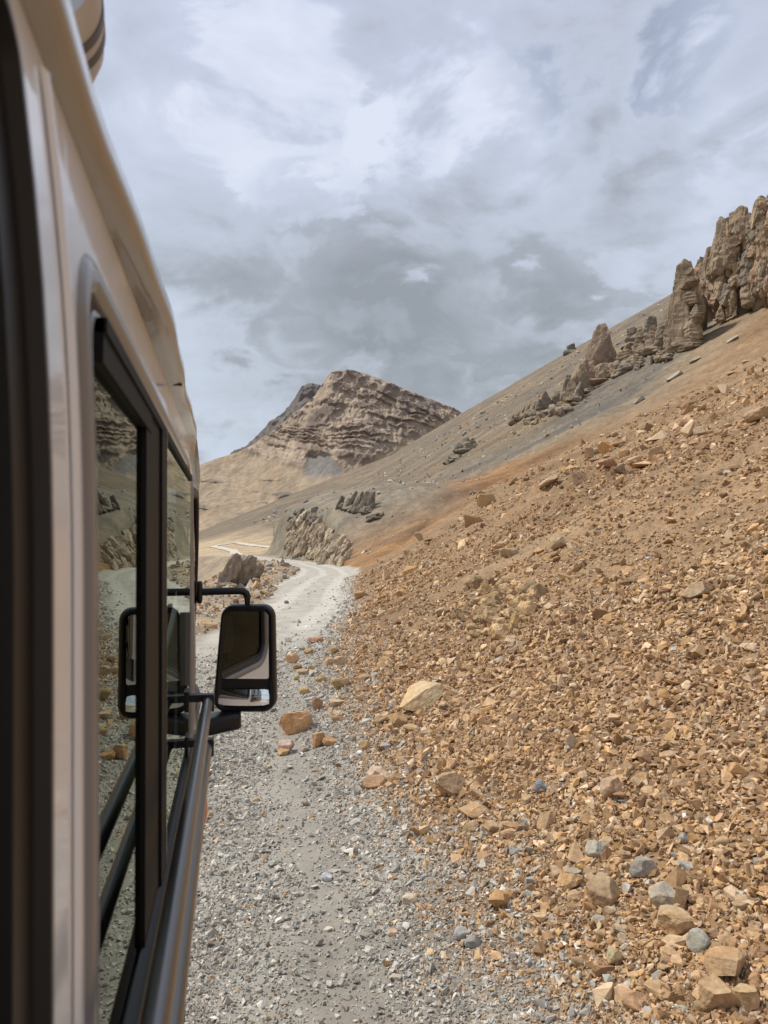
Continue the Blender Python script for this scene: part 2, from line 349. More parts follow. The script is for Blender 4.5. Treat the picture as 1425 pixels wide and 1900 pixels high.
def mtn(X, Y, Z, PX, PY, T):
    U = X*math.cos(YAW)-Y*math.sin(YAW)            # sideways, metres
    n = fbm(U*.006, Z*.006, Y*.003, o=4)
    rk = rock_line(PX)+14*fbm(U*.012, Z*.012, o=4)-PY; rockd = sstep(-14, 30, rk); rock = sstep(-8, 10, rock_line(PX)+14*fbm(U*.012, Z*.012, o=4)-PY)
    low = sstep(-.02, .25, fbm(U*.005+3, (Z+.12*U)*.03, o=5))*sstep(870, 900, PY)*(1-sstep(540, 600, PX))     # strata ledges in the foothill
    wv = fbm(U*.0035, Z*.0035, o=4); right = sstep(-60, 260, U+.4*(Z-400))
    dip = Z + lerp(.26, .46, right)*U + 38*wv + 9*fbm(U*.03, Z*.03, o=3)
    thick = 1+.5*fbm(dip*.006, U*.001, o=2); ph = dip/(34.0*thick); tri = np.abs((ph % 1)-.5)*2
    brk = sstep(-.45, .2, fbm(U*.012+20, dip*.02, o=4))
    ledge = sstep(.25, .8, tri+.7*fbm(U*.022, Z*.022, o=4))*brk; fine = np.abs(((dip/17.0+2*wv+1.2*n) % 1)-.5)*2*(.4+.6*brk)
    gx = U-.35*Z; gul = fbm(gx*.010+.6*n, Z*.003, Y*.002, o=5, ridge=True)
    gul2 = fbm(U*.035+.3*Z*.03, Z*.02+3, o=5, ridge=True)
    dn = rockd*(26*gul+13*ledge+4*fine+8*gul2)+(1-rockd)*(9*gul+3*gul2)+low*(8*ledge+5*fine)
    dz = rock*(6*gul2)+2*gul
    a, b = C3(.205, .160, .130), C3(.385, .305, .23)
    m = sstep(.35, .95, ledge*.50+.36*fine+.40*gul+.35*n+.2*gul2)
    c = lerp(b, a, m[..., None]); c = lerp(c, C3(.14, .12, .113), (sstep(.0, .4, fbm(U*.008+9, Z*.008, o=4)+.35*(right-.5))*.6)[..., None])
    chute = sstep(.62, .8, fbm(gx*.016+7, Z*.002, o=3, ridge=True))*sstep(-.2, .2, fbm(U*.01, Z*.006+30, o=3)); c = lerp(c, C3(.37, .30, .225), (chute*.6)[..., None])
    sand = lerp(C3(.35, .275, .195), C3(.29, .23, .165), sstep(-.3, .3, fbm(U*.02, Z*.006, o=4))[..., None])
    sand = lerp(sand, C3(.40, .29, .19), (sstep(0, .4, fbm(U*.03, Z*.008+5, o=3))*.6)[..., None])
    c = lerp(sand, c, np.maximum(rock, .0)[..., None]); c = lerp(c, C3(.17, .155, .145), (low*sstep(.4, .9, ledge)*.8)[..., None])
    fan = sstep(0, 12, 26+(PY-848)*.55-np.abs(PX-592-(PY-850)*.35))*sstep(843, 850, PY)*(1-sstep(878, 892, PY))
    c = lerp(c, C3(.215, .205, .195), (fan*.9)[..., None]); dn = dn*(1-fan*.9)
    return c, dn, dz
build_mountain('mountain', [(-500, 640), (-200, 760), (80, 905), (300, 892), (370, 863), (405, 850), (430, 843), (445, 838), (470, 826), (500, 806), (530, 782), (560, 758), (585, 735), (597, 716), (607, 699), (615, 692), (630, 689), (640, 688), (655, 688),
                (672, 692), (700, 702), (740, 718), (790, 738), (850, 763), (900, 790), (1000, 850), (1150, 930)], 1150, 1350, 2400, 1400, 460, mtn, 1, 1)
def mtn2(X, Y, Z, PX, PY, T):
    U = X*math.cos(YAW)-Y*math.sin(YAW); g = fbm(U*.02, Z*.02, o=5, ridge=True)
    return lerp(C3(.10, .092, .092), C3(.17, .15, .14), sstep(-.2, .4, g)[..., None]), 22*g, 8*g*(T > .5)
build_mountain('mountain', [(380, 900), (430, 840), (455, 829), (480, 808), (500, 784), (515, 774), (530, 762), (545, 742), (560, 718), (572, 711), (588, 714), (597, 716), (640, 722), (760, 790), (850, 850)],
               1000, 2100, 2700, 260, 160, mtn2, 1, 2, 380, 850)

# ------------------------------------------------------------------ stones
def hull(pts):
    bm = bmesh.new()
    for p in pts: bm.verts.new(p)
    g = bmesh.ops.convex_hull(bm, input=bm.verts)
    bmesh.ops.delete(bm, geom=list({e for e in g['geom_interior']+g['geom_unused'] if isinstance(e, bmesh.types.BMVert)}), context='VERTS')
    bmesh.ops.triangulate(bm, faces=bm.faces); bm.verts.index_update()
    V = np.array([v.co[:] for v in bm.verts]); T = np.array([[v.index for v in f.verts] for f in bm.faces]); bm.free(); return V, T
def proto(n, seed):
    g = np.random.default_rng(seed); p = g.normal(size=(n, 3)); p /= np.linalg.norm(p, axis=1)[:, None]
    p = np.sign(p)*np.abs(p)**.75*g.uniform(.8, 1.1, (n, 1)); return hull(p*[.5, .5, .5])
PROTO = [proto(8+i % 5, 50+i) for i in range(26)]
def rand_rot(g, n, flat=0.0):
    q = g.normal(size=(n, 4)); q[:, 1:3] *= (1-flat); q /= np.linalg.norm(q, axis=1)[:, None]; a, b, c, d = q.T
    return np.stack([np.stack([1-2*(c*c+d*d), 2*(b*c-a*d), 2*(b*d+a*c)], -1), np.stack([2*(b*c+a*d), 1-2*(b*b+d*d), 2*(c*d-a*b)], -1),
                     np.stack([2*(b*d-a*c), 2*(c*d+a*b), 1-2*(b*b+c*c)], -1)], 1)
TANS = np.array([(.53, .365, .215), (.47, .305, .17), (.38, .24, .13), (.58, .43, .28), (.30, .185, .105), (.48, .30, .145)])
GREYS = np.array([(.50, .475, .42), (.41, .385, .335), (.57, .545, .49), (.34, .32, .275), (.45, .395, .32), (.37, .355, .325)])
def stone_col(g, n, grey):
    t = TANS[g.integers(0, 6, n)]; q = GREYS[g.integers(0, 6, n)]; m = (g.random(n) < grey)[:, None]
    return np.where(m, q, t)*np.exp(g.normal(0, .13, n))[:, None]
def field(name, x, y, size, grey, seed, m, label, sink=.16, flat=.35, zs=.62):
    g = np.random.default_rng(seed); n = len(x); z = Hf(x, y)
    col = stone_col(g, n, grey); Rm = rand_rot(g, n, flat); sc = size[:, None]*np.stack([g.uniform(.85, 1.35, n), g.uniform(.6, 1.0, n), zs*g.uniform(.55, 1.15, n)], 1)
    k = g.integers(0, len(PROTO), n); VV, FF, CC = [], [], []; off = 0
    for i, (pv, pf) in enumerate(PROTO):
        s = np.nonzero(k == i)[0]
        if not len(s): continue
        v = pv[None]*sc[s][:, None]; v = np.einsum('nij,nvj->nvi', Rm[s], v)
        v[..., 0] += x[s][:, None]; v[..., 1] += y[s][:, None]; v[..., 2] += (z[s]+size[s]*(.28-sink))[:, None]
        VV.append(v.reshape(-1, 3)); FF.append((pf[None]+(off+np.arange(len(s))*len(pv))[:, None, None]).reshape(-1, 3)); CC.append(np.repeat(col[s], len(pv), 0)); off += len(s)*len(pv)
    o = link(name, mesh_np(name, np.concatenate(VV), np.concatenate(FF), np.concatenate(CC)), m)
    return tag(o, label, name.replace('_', ' '), kind='stuff')
def polar(g, n, a0, a1, r0, r1, p=1.0):
    a = np.radians(g.uniform(a0, a1, n)); t = g.random(n)**p; r = r0*(r1/r0)**t; return np.sin(a)*r, np.cos(a)*r, r
g = np.random.default_rng(11)
parts = []
for n, r0, r1, k, sg, md in ((150000, 1.6, 60, .0128, .45, 1), (70000, 20, 115, .0140, .5, 1), (42000, 1.6, 10, .0165, .40, 1), (6500, 2.5, 110, .030, .35, 1), (2200, 26, 112, .062, .5, 2)):
    x, y, r = polar(g, int(n*1.2), -16, 62, r0, r1); m = scree_mask(x, y); s = x-toe_r(y)
    fine = fbm(x*.22+y*.1, y*.35+11, o=4)                                # patches of fines without stones
    hi = sstep(10, 26, r); chute = sstep(.0, .25, fbm(x*.05, y*.30+x*.06+40, o=4))
    dens = m*np.clip(1.15-1.5*sstep(-.02, .25, fine)*sstep(8, 18, r)-.48*hi*(1-chute)-.08*hi*(md == 1), .12, 1)
    if md == 2: dens = dens*np.clip(sstep(25, 60, y)*.8+.15, 0, 1)
    dens = dens*(1-.75*sstep(-16, -4, y-y_scar(x)+.0*x)*(x < 28))*(1-.6*sstep(30, 44, y)*(1-sstep(8, 18, s)))
    ok = g.random(len(x)) < dens; x, y, r = x[ok], y[ok], r[ok]
    parts.append((x, y, k*r**.55*np.exp(g.normal(0, sg, len(x)))))
x, y, sz = (np.concatenate(c) for c in zip(*parts)); s = x-toe_r(y)
field('scree', x, y, np.minimum(sz, 1.6), .018+.57*(1-sstep(-.3, .65, s+.5*fbm(x, y, o=2))), 3, M_STONE, 'loose tan broken scree covering the landslip slope')
parts = []
for n, r0, r1, k, sg in ((165000, 2.3, 18, .0068, .45), (45000, 10, 60, .0075, .5), (3500, 2.8, 30, .0155, .35)):
    x, y, r = polar(g, int(n*(1.25 if r0 < 5 else 1)), -9, 40 if r0 < 5 else 24, r0, r1); s = x-toe_r(y); rd = road_w(x, y)
    near = 1-sstep(11, 19, r); lane = np.exp(-((s+.72+.2*fbm(x*.6, y*.5, o=3))/.30)**2)
    lane2 = np.exp(-((s+2.3)/.35)**2)
    dens = (s > -4.6)*(1-sstep(.2, 1.3, s+.5*fbm(x, y, o=3)))*np.clip(1.0-.82*lane-.3*lane2, 0, 1)*(near+(1-near)*np.clip(sstep(-1.3, -.3, s)*.9+.05, 0, 1))
    dens = dens*np.clip(.8+1.0*fbm(x*.9, y*.9, o=3)+.4*sstep(-1.2, 0, s), .35, 1)
    ok = g.random(len(x)) < dens; x, y, r = x[ok], y[ok], r[ok]; parts.append((x, y, k*r**.6*np.exp(g.normal(0, sg, len(x)))))
x, y, r = polar(g, 45000, -75, -9, 1.2, 30); ok = (road_w(x, y) < .3) & (g.random(len(x)) < .5); x, y, r = x[ok], y[ok], r[ok]; parts.append((x, y, .012*r**.6*np.exp(g.normal(0, .4, len(x)))))
x, y, sz = (np.concatenate(c) for c in zip(*parts)); s = x-toe_r(y)
field('gravel', x, y, sz, .96-.75*sstep(-.5, .5, s+.4*fbm(x*1.3, y*1.3, o=2)), 4, M_STONE, 'pale grey gravel strewn over the dirt road', flat=.3)
# brown rubble on the valley-side shoulder, and scattered stones on the high slopes
x, y, r = polar(g, 26000, -14, 12, 14, 130); rd = road_w(x, y); s = x-toe_r(y)
ok = (rd > .1) & (s < 0) & (g.random(len(x)) < .35+.8*fbm(x*.4, y*.4, o=3)) & (x > edge_l(y)-6); x, y, r = x[ok], y[ok], r[ok]
field('rubble', x, y, .010*r**.75*np.exp(g.normal(0, .5, len(x))), .45, 5, M_STONE, 'brown rubble on the valley-side shoulder of the road')
x, y, r = polar(g, 26000, -6, 46, 70, 620); s = x-toe_r(y); d = y-y_scar(x)
ok = (s > 3) & (d > 14) & (g.random(len(x)) < np.clip(.25+.9*fbm(x*.03, y*.05, o=4), .03, 1)); x, y, r = x[ok], y[ok], r[ok]
field('scattered_rubble', x, y, .0030*r*np.exp(g.normal(0, .5, len(x))), .85, 6, M_STONE, 'small grey stones scattered over the high slopes', zs=.5)

# ------------------------------------------------------------------ boulders and outcrops
_ico = {}
def ico(sub):
    if sub not in _ico:
        bm = bmesh.new(); bmesh.ops.create_icosphere(bm, subdivisions=sub, radius=1)
        _ico[sub] = (np.array([v.co[:] for v in bm.verts]), np.array([[v.index for v in f.verts] for f in bm.faces])); bm.free()
    return _ico[sub]
def blob_v(sub, seed, ncut=9, box=.7, lo=.55, hi=.95, rough=.05, fr=2.2):
    """faceted angular rock in a unit ball"""
    g = np.random.default_rng(seed); V, T = ico(sub); V = np.sign(V)*np.abs(V)**box
    for _ in range(ncut):
        n = g.normal(size=3); n /= np.linalg.norm(n); d = g.uniform(lo, hi); e = np.maximum(0, V@n-d); V = V-e[:, None]*n*.97
    o = g.uniform(-50, 50, 3); q = V*fr+o
    f = fbm(q[:, 0], q[:, 1], q[:, 2], o=4); V = V*(1+rough*f[:, None]*2)
    q = V*fr*2.7+o; f = fbm(q[:, 0], q[:, 1], q[:, 2], o=3, ridge=True); return V*(1+rough*.5*(f[:, None]-.3)), T
def rotm(ax, ang): return np.array(Matrix.Rotation(ang, 3, ax))
def rock_colour(V, base, seed, var=.22):
    f = fbm(V[:, 0]*2.3+seed, V[:, 1]*2.3, V[:, 2]*2.3, o=4); f2 = fbm(V[:, 0]*.7-seed, V[:, 1]*.7, V[:, 2]*.9, o=3)
    return np.clip(C3(*base)*(1+var*f[:, None])*(1+C3(.10, 0, -.12)*f2[:, None]*2), .02, .9)
def boulder(px, py, wpx, hpx, label, base=(.44, .285, .155), seed=0, dep=.8, tilt=0, cat='boulder', group=None, sub=4, name='boulder', sink=.16, rough=.05):
    """stone resting on the ground whose foot is seen at photo pixel px, py"""
    p, t = ground_at(px, py); u = t/FPX; W, Hh = wpx*u, hpx*u
    V, T = blob_v(sub, 100+seed, rough=rough); V = V*[W/2, W*dep/2, Hh/2]/np.abs(V).max(0)
    V = V@rotm('Y', R(tilt)).T@rotm('Z', -math.atan2(p.x, p.y)+.3*math.sin(seed)).T
    zmin = V[:, 2].min(); o = link(name, mesh_np(name, V, T, rock_colour(V/max(W, .05), base, seed)), M_STONE, smooth=False)
    yaw = p.x/math.hypot(p.x, p.y), p.y/math.hypot(p.x, p.y)
    cx, cy = p.x+yaw[0]*W*dep*.35, p.y+yaw[1]*W*dep*.35
    zg = min(float(Hf(cx, cy)), float(Hf(p.x, p.y))+.5*Hh)
    o.location = (cx, cy, zg-zmin-sink*Hh)
    return tag(o, label, cat, group)

ORG, PALE, GRY = (.46, .30, .16), (.52, .38, .23), (.34, .325, .29)
B = [ # px, foot py, width, height, label, colour, tilt
 (545, 1361, 62, 44, 'big blocky orange boulder standing alone on the grey gravel in front of the mirror', (.50, .30, .155), 4),
 (533, 1398, 32, 28, 'pinkish pale stone on the gravel just below the big orange boulder', (.50, .36, .28), 0),
 (527, 1402, 20, 12, 'small brown stone tucked against the pinkish stone on the road', ORG, 8),
 (590, 1386, 26, 28, 'pointed orange stone right of the big boulder, paired with a low wedge', (.46, .27, .14), -18),
 (611, 1384, 24, 17, 'low orange wedge stone leaning on the pointed stone right of the boulder', (.47, .28, .14), 12),
 (566, 1395, 15, 10, 'little grey-brown stone between the pinkish stone and the pointed stone', (.36, .30, .22), 0),
 (588, 1318, 20, 26, 'upright reddish stone at the scree edge, up-road from the big boulder', (.42, .25, .14), 10),
 (562, 1288, 23, 15, 'rounded ochre stone on bare gravel right beside the mirror housing', (.48, .33, .15), 0),
 (541, 1231, 28, 18, 'bright orange stone in the road, furthest left of the fallen stones', (.55, .34, .18), 0),
 (552, 1241, 17, 11, 'small orange stone touching the bright orange one on the road', ORG, 0),
 (573, 1213, 18, 12, 'brown stone up-road of the bright orange stone', (.42, .28, .15), 0),
 (560, 1207, 13, 8, 'grey-brown pebble-like stone beside the brown one up-road', (.35, .29, .21), 0),
 (585, 1193, 30, 12, 'flat reddish slab at the tip of the scree where it meets the pale road', (.42, .25, .155), 0),
 (563, 1252, 24, 11, 'flat orange-brown slab lying across the gravel below the bright orange stone', ORG, -6),
 (578, 1245, 17, 11, 'orange stone at the right end of the flat slab', ORG, 0),
 (551, 1262, 12, 9, 'yellowish stone below the flat slab on the gravel', (.50, .38, .16), 0),
 (597, 1268, 19, 19, 'blunt brown stone between the road stones and the large round scree rock', (.42, .30, .18), 0),
 (630, 1279, 34, 25, 'large smooth tan rock at the foot of the scree above the orange boulder', (.47, .33, .19), 0),
 (610, 1236, 22, 16, 'tan block at the scree foot up-road from the smooth tan rock', (.47, .33, .20), 0),
 (632, 1236, 24, 18, 'pale tan block beside the scree-foot block, slightly higher', PALE, 10),
 (618, 1214, 22, 15, 'tan stone capping the upper tip of the scree foot', ORG, -8),
 (625, 1311, 30, 12, 'long pale shard on the scree edge below the smooth tan rock', PALE, 4),
 (628, 1340, 24, 16, 'dark tan block at the gravel edge right of the upright reddish stone', (.40, .26, .15), 0),
 (778, 1322, 92, 40, 'large pale yellow slab lying tilted in the scree', (.56, .42, .25), -30),
 (705, 1345, 34, 18, 'slanting tan slab with a lit top, left of the pale yellow slab', PALE, -18),
 (738, 1350, 34, 24, 'broken tan block with a dark underside below the pale yellow slab', ORG, 12),
 (765, 1358, 34, 13, 'flat tan plate at the right of the broken block', ORG, 4),
 (677, 1393, 17, 20, 'small upright tan wedge near the gravel edge', ORG, 14),
 (703, 1446, 38, 20, 'cream-topped stone on the gravel margin', (.58, .44, .32), 6),
 (698, 1462, 46, 18, 'layered brown slab under the cream-topped stone', (.38, .24, .14), -6),
 (733, 1456, 26, 20, 'squat orange stone right of the layered brown slab', ORG, 0),
 (836, 1482, 46, 42, 'brown boulder with a grey cap half sunk in the scree', (.42, .28, .17), 0),
 (1004, 1470, 24, 22, 'small blue-grey stone in the tan scree beside a pale wedge', (.23, .24, .26), 20),
 (1136, 1488, 38, 46, 'upright pinkish-brown block standing in the middle of the scree', (.42, .30, .20), 0),
 (880, 1520, 60, 26, 'low wide brown rock at the scree edge', (.42, .29, .175), -4),
 (1106, 1596, 38, 34, 'light blue-grey angular stone among the tan scree', (.41, .385, .33), 10),
 (1193, 1632, 50, 40, 'dark-veined grey rock with white streaks in the scree', (.32, .295, .245), -8),
 (1118, 1683, 64, 58, 'big brown boulder leaning right in the lower scree', (.39, .27, .16), 28),
 (1063, 1656, 46, 28, 'cracked tan block left of the big leaning brown boulder', ORG, -4),
 (1233, 1690, 58, 40, 'smooth grey-tan oval rock with striped face in the lower scree', (.40, .34, .255), 10),
 (1258, 1744, 72, 44, 'broad sandy block with a sharp front edge', (.48, .33, .19), 6),
 (1296, 1770, 40, 44, 'grey splintered rock against the broad sandy block', (.40, .37, .30), 20),
 (1140, 1792, 26, 34, 'yellow-cream upright stone between dark gaps', (.55, .46, .28), 0),
 (1352, 1828, 74, 44, 'wide flat-topped brown rock behind the round boulder', (.40, .27, .155), -6),
 (1337, 1880, 64, 54, 'round-topped tan boulder at the foot of the scree', (.45, .31, .18), 0),
 (1386, 1882, 38, 40, 'cracked tan block right of the round-topped boulder', (.47, .33, .19), 0),
 (1178, 1876, 60, 26, 'smooth orange slab on the lowest edge of the scree', (.50, .32, .19), 14),
 (1226, 1858, 56, 16, 'long thin brown slab just above the smooth orange slab', (.41, .28, .16), 4),
 (905, 937, 38, 25, 'large orange boulder perched on the rim of the landslip', (.54, .37, .19), 0),
 (1037, 1020, 34, 18, 'pale elongated block halfway up the landslip', (.52, .39, .25), -20),
 (945, 1034, 34, 18, 'pale split block left of and below the elongated one', (.46, .33, .21), 8),
 (1018, 912, 40, 14, 'long leaning slab on the upper landslip near its rim', (.45, .34, .22), -32),
 (1128, 872, 34, 18, 'reddish oval boulder at the left of the boulder cluster high on the slip', (.44, .27, .16), 0),
 (1158, 848, 20, 15, 'orange boulder at the top of the high boulder cluster', (.48, .30, .17), 0),
 (1177, 862, 28, 13, 'pale flat boulder at the right of the high boulder cluster', (.54, .40, .26), -14),
 (1148, 878, 26, 16, 'grey-brown boulder in the middle of the high cluster', (.36, .27, .18), -10),
 (1218, 845, 28, 16, 'pointed tan boulder standing apart right of the high cluster', (.47, .33, .20), -28),
 (1106, 843, 24, 11, 'flat tan boulder up and left of the high cluster', (.45, .32, .20), -12),
 (1300, 808, 22, 20, 'upright pale boulder on the upper right slope', (.49, .35, .22), -6),
 (1270, 790, 22, 13, 'orange-tan boulder left of the upright pale one', (.50, .33, .20), -8),
 (1410, 785, 46, 22, 'large smooth tan slab high at the slope edge', (.45, .31, .19), -14),
 (1294, 1114, 58, 24, 'long embedded rock in the bare soil of the right slope', (.40, .29, .18), -14),
 (1358, 1083, 16, 16, 'small square stone above the long embedded rock', (.48, .36, .23), 0),
 (953, 1172, 16, 40, 'upright yellow slab at the right end of the bedrock knob', (.52, .39, .19), 16),
 (915, 1184, 20, 30, 'orange crumbling lump at the foot of the bedrock knob', (.55, .36, .17), 0),
 (822, 1142, 28, 16, 'dark-bottomed tan block left of the bedrock knob', (.42, .30, .18), 0),
 (963, 1290, 18, 16, 'small pale square stone in the middle scree', PALE, 0),
 (1028, 1284, 16, 14, 'small pinkish stone right of the pale square one', (.50, .37, .26), 0),
 (800, 1690, 14, 10, 'tan stone alone in the smooth wheel track', PALE, 0),
 (760, 1680, 28, 22, 'pale cream rock on the gravel beside the wheel track', (.56, .47, .34), 0),
 (728, 1738, 20, 12, 'flat pinkish stone in the wheel track', (.50, .35, .25), 0),
 (606, 1636, 20, 16, 'pale blue-white stone on the gravel', (.52, .54, .56), 0),
 (878, 1758, 32, 24, 'dark blue-grey rock on the margin of gravel and scree', (.29, .28, .255), 0),
 (858, 1744, 30, 20, 'light grey rock beside the dark blue-grey one', (.44, .41, .36), 0),
 (532, 1120, 9, 7, 'small dark stone in the middle of the pale road bend', (.17, .16, .15), 0),
]
for i, (px, py, wp, hp, lb, c, tl) in enumerate(B):
    kk = .9 if py > 1500 else 1.04
    boulder(px, py, wp*kk, hp*kk*1.05, lb, c, seed=i*3+1, tilt=tl, cat='boulder' if wp > 30 else 'stone', name='boulder' if wp > 30 else 'stone', sub=5 if wp > 44 else 4)

# a second rank of loose stones that are big enough to count
g = np.random.default_rng(77); cnt = {}
def loose(n, poly, wr, base, label, group, name='loose_stone'):
    P = np.array(poly, float); lo, hi = P.min(0), P.max(0); k = 0
    Vc = [blob_v(3, 900+q, ncut=11, rough=.04) for q in range(12)]
    while k < n:
        q = g.uniform(lo, hi); ins = False; j = len(P)-1
        for i in range(len(P)):
            if (P[i, 1] > q[1]) != (P[j, 1] > q[1]) and q[0] < (P[j, 0]-P[i, 0])*(q[1]-P[i, 1])/(P[j, 1]-P[i, 1])+P[i, 0]: ins = not ins
            j = i
        if not ins: continue
        p, t = ground_at(q[0], q[1]); W = g.uniform(*wr)*t/FPX; V, T = Vc[g.integers(0, 12)]
        V = V*[W/2, W*g.uniform(.3, .45), W*g.uniform(.2, .38)]; V = V@rotm('Y', g.uniform(-.6, .3)).T@rotm('Z', g.uniform(0, 6.3)).T
        c = C3(*base)*math.exp(g.normal(0, .15))
        o = link(name, mesh_np(name, V, T, rock_colour(V/max(W, .05), c, g.uniform(0, 99))), M_STONE)
        o.location = (p.x, p.y, float(Hf(p.x, p.y))+W*.07); tag(o, label, 'stone', group); k += 1
loose(75, [(760, 1420), (1400, 1380), (1400, 1880), (1100, 1880), (900, 1640)], (20, 36), (.44, .30, .175), 'hand-sized tan broken stone lying loose in the lower scree', 'tan stones in the lower scree')
loose(45, [(640, 1200), (900, 1240), (1000, 1400), (760, 1420), (650, 1330)], (14, 26), (.45, .305, .175), 'tan broken stone at the up-road foot of the scree', 'tan stones at the foot of the scree')
loose(55, [(860, 930), (1200, 760), (1400, 660), (1420, 840), (1000, 1060), (860, 1030)], (10, 22), (.44, .31, .19), 'tan block lying on the upper part of the landslip', 'blocks on the upper landslip')
loose(14, [(900, 1480), (1300, 1560), (1400, 1800), (1000, 1700)], (18, 30), (.36, .33, .275), 'grey stone lying among the tan scree', 'grey stones in the scree')
loose(34, [(420, 1480), (600, 1450), (760, 1560), (840, 1860), (420, 1860)], (11, 20), (.45, .42, .36), 'larger pale grey stone lying on the gravel of the road', 'larger grey stones on the road')

def ridge3(q, o=4): return fbm(q[:, 0], q[:, 1], q[:, 2], o=o, ridge=True)
def outcrop(label, parts, seed, bed=(0, 0, 1), bedf=.6, name='rock_outcrop', cat='rock outcrop', amp=.10):
    """one jagged outcrop: parts = (px, foot py, w px, h px, lean deg, depth factor, colour)"""
    srt = sorted([p_ for p_ in parts if len(p_) < 8], key=lambda p_: p_[0]) if len(parts) < 20 else []
    parts = list(parts)+[((a_[0]+b_[0])/2, (a_[1]+b_[1])/2+2, abs(b_[0]-a_[0])+.55*(a_[2]+b_[2]), 7+.22*min(a_[3], b_[3]), -math.degrees(math.atan2(b_[1]-a_[1], b_[0]-a_[0]))*0, 1.0, a_[6]) for a_, b_ in zip(srt[:-1], srt[1:])]
    VV, FF, CC = [], [], []; off = 0; o0 = None; bed = np.array(bed, float); bed /= np.linalg.norm(bed)
    for k, (px, py, wp, hp, lean, dp, c, *lift) in enumerate(parts):
        p, t = ground_at(px, py); u = t/FPX; W, Hh = wp*u, hp*u
        V, T = blob_v(5 if wp*hp > 500 else 4 if wp*hp > 120 else 3, seed*100+k, ncut=10, box=.62, rough=.07, fr=1.6)
        V = V*[W/2, W*dp/2, Hh*.62]/np.abs(V).max(0); V[:, :2] *= (1.0-.22*np.clip(V[:, 2:]/(Hh*.62), -1, 1))
        az = math.atan2(p.x, p.y); V = V@rotm('Y', R(lean)).T@rotm('Z', -az).T
        lf = lift[0]*u if lift else 0; V = V+[p.x+math.sin(az)*(W*dp*.25+lf*.05), p.y+math.cos(az)*(W*dp*.25+lf*.05), p.z+Hh*.40+lf]
        if o0 is None: o0 = np.array([p.x, p.y, p.z]); sc = Hh
        S = max(min(W, Hh), .5); q = V/S*1.6+seed
        nrm = V-V.mean(0); nrm /= np.linalg.norm(nrm, axis=1)[:, None]+1e-9
        lay = (V@bed)/S*4*bedf; tri = np.abs(((lay+.5*perlin(*(V/S*1.2).T)) % 1)-.5)*2
        V = V+nrm*(S*amp*(ridge3(q)-.35)+S*amp*.55*(tri-.5))[:, None]
        q = V/S*5+seed; col = C3(*c)*(1+.22*fbm(q[:, 0], q[:, 1], q[:, 2], o=3)+.20*(tri-.5))[:, None]*math.exp(.1*math.sin(k*2.7+seed))
        VV.append(V-o0); FF.append(T+off); CC.append(np.clip(col, .02, .9)); off += len(V)
    o = link(name, mesh_np(name, np.concatenate(VV), np.concatenate(FF), np.concatenate(CC)), M_ROCK)
    o.location = o0; return tag(o, label, cat)
def swarm(n, poly, wr, hr, lean, cols, seed, dp=.8):
    g = np.random.default_rng(seed); P = np.array(poly, float); lo, hi = P.min(0), P.max(0); out = []
    while len(out) < n:
        q = g.uniform(lo, hi); ins = False; j = len(P)-1
        for i in range(len(P)):
            if (P[i, 1] > q[1]) != (P[j, 1] > q[1]) and q[0] < (P[j, 0]-P[i, 0])*(q[1]-P[i, 1])/(P[j, 1]-P[i, 1])+P[i, 0]: ins = not ins
            j = i
        if ins: out.append((q[0], q[1], g.uniform(*wr), g.uniform(*hr), lean+g.normal(0, 7), dp, cols[g.integers(0, len(cols))]))
    return out
BR, BR2, RD, GB, CR, DK = (.25, .195, .14), (.31, .245, .17), (.29, .215, .16), (.24, .205, .16), (.50, .41, .29), (.20, .175, .14)
# tower and its shoulder
outcrop('tall tan rock tower with horizontal ledges standing below the big cliff', [(1274, 645, 62, 150, 4, .9, BR2), (1283, 560, 34, 70, -4, .9, BR2), (1262, 652, 40, 90, 2, .9, BR), (1293, 622, 34, 70, 8, .9, BR), (1277, 530, 22, 32, 0, .8, BR2)]+[(1274+a, 645, w_, h_, l_, .8, c_, f_) for a, w_, h_, l_, c_, f_ in [(-14, 34, 40, 3, BR, 10), (14, 30, 44, 5, BR2, 20), (-8, 40, 22, 0, BR2, 52), (12, 34, 24, 3, BR, 74), (-4, 46, 18, 0, BR2, 92), (6, 36, 20, 4, BR, 108), (2, 24, 14, 0, BR2, 128), (-18, 22, 30, 0, BR, 34), (20, 24, 30, 8, BR, 46)]], 3, bedf=1.2, amp=.09, name='rock_tower', cat='rock tower')
outcrop('broken low rock wall running left from the foot of the tall tower', [(1232, 650, 36, 74, 5, .9, GB), (1214, 655, 26, 50, 0, .9, BR), (1207, 632, 26, 44, 8, .9, GB), (1250, 655, 26, 46, 0, .9, BR), (1190, 640, 22, 34, 0, .8, BR), (1172, 622, 20, 16, 0, .9, GB), (1190, 662, 30, 22, 0, .9, BR), (1165, 660, 18, 14, 0, .9, BR)], 4, bedf=.9)
outcrop('pointed reddish rock fin with a sharp peak halfway down the ridge', [(1116, 690, 44, 88, 6, .6, RD), (1131, 680, 26, 50, 10, .6, RD), (1098, 690, 26, 50, -2, .6, BR2), (1140, 694, 24, 26, 0, .9, BR2)], 5, bed=(.7, 0, .5))
outcrop('steep slabbed outcrop just below the pointed reddish fin', [(1075, 735, 34, 68, 10, .6, BR2), (1092, 720, 34, 56, 6, .6, RD), (1062, 748, 24, 52, 12, .6, BR), (1116, 708, 30, 30, 0, .8, BR2), (1052, 728, 16, 38, 12, .6, GB), (1074, 742, 20, 34, 10, .8, GB)], 6, bed=(.9, 0, .4))
outcrop('dark spiky outcrop between the slabbed one and the row of thin fins', [(1030, 752, 18, 32, 5, .7, GB), (1014, 760, 20, 34, 0, .7, GB), (1000, 766, 16, 26, 8, .7, DK), (1028, 768, 16, 14, 0, .9, GB), (1006, 776, 18, 14, 0, .9, BR)], 7)
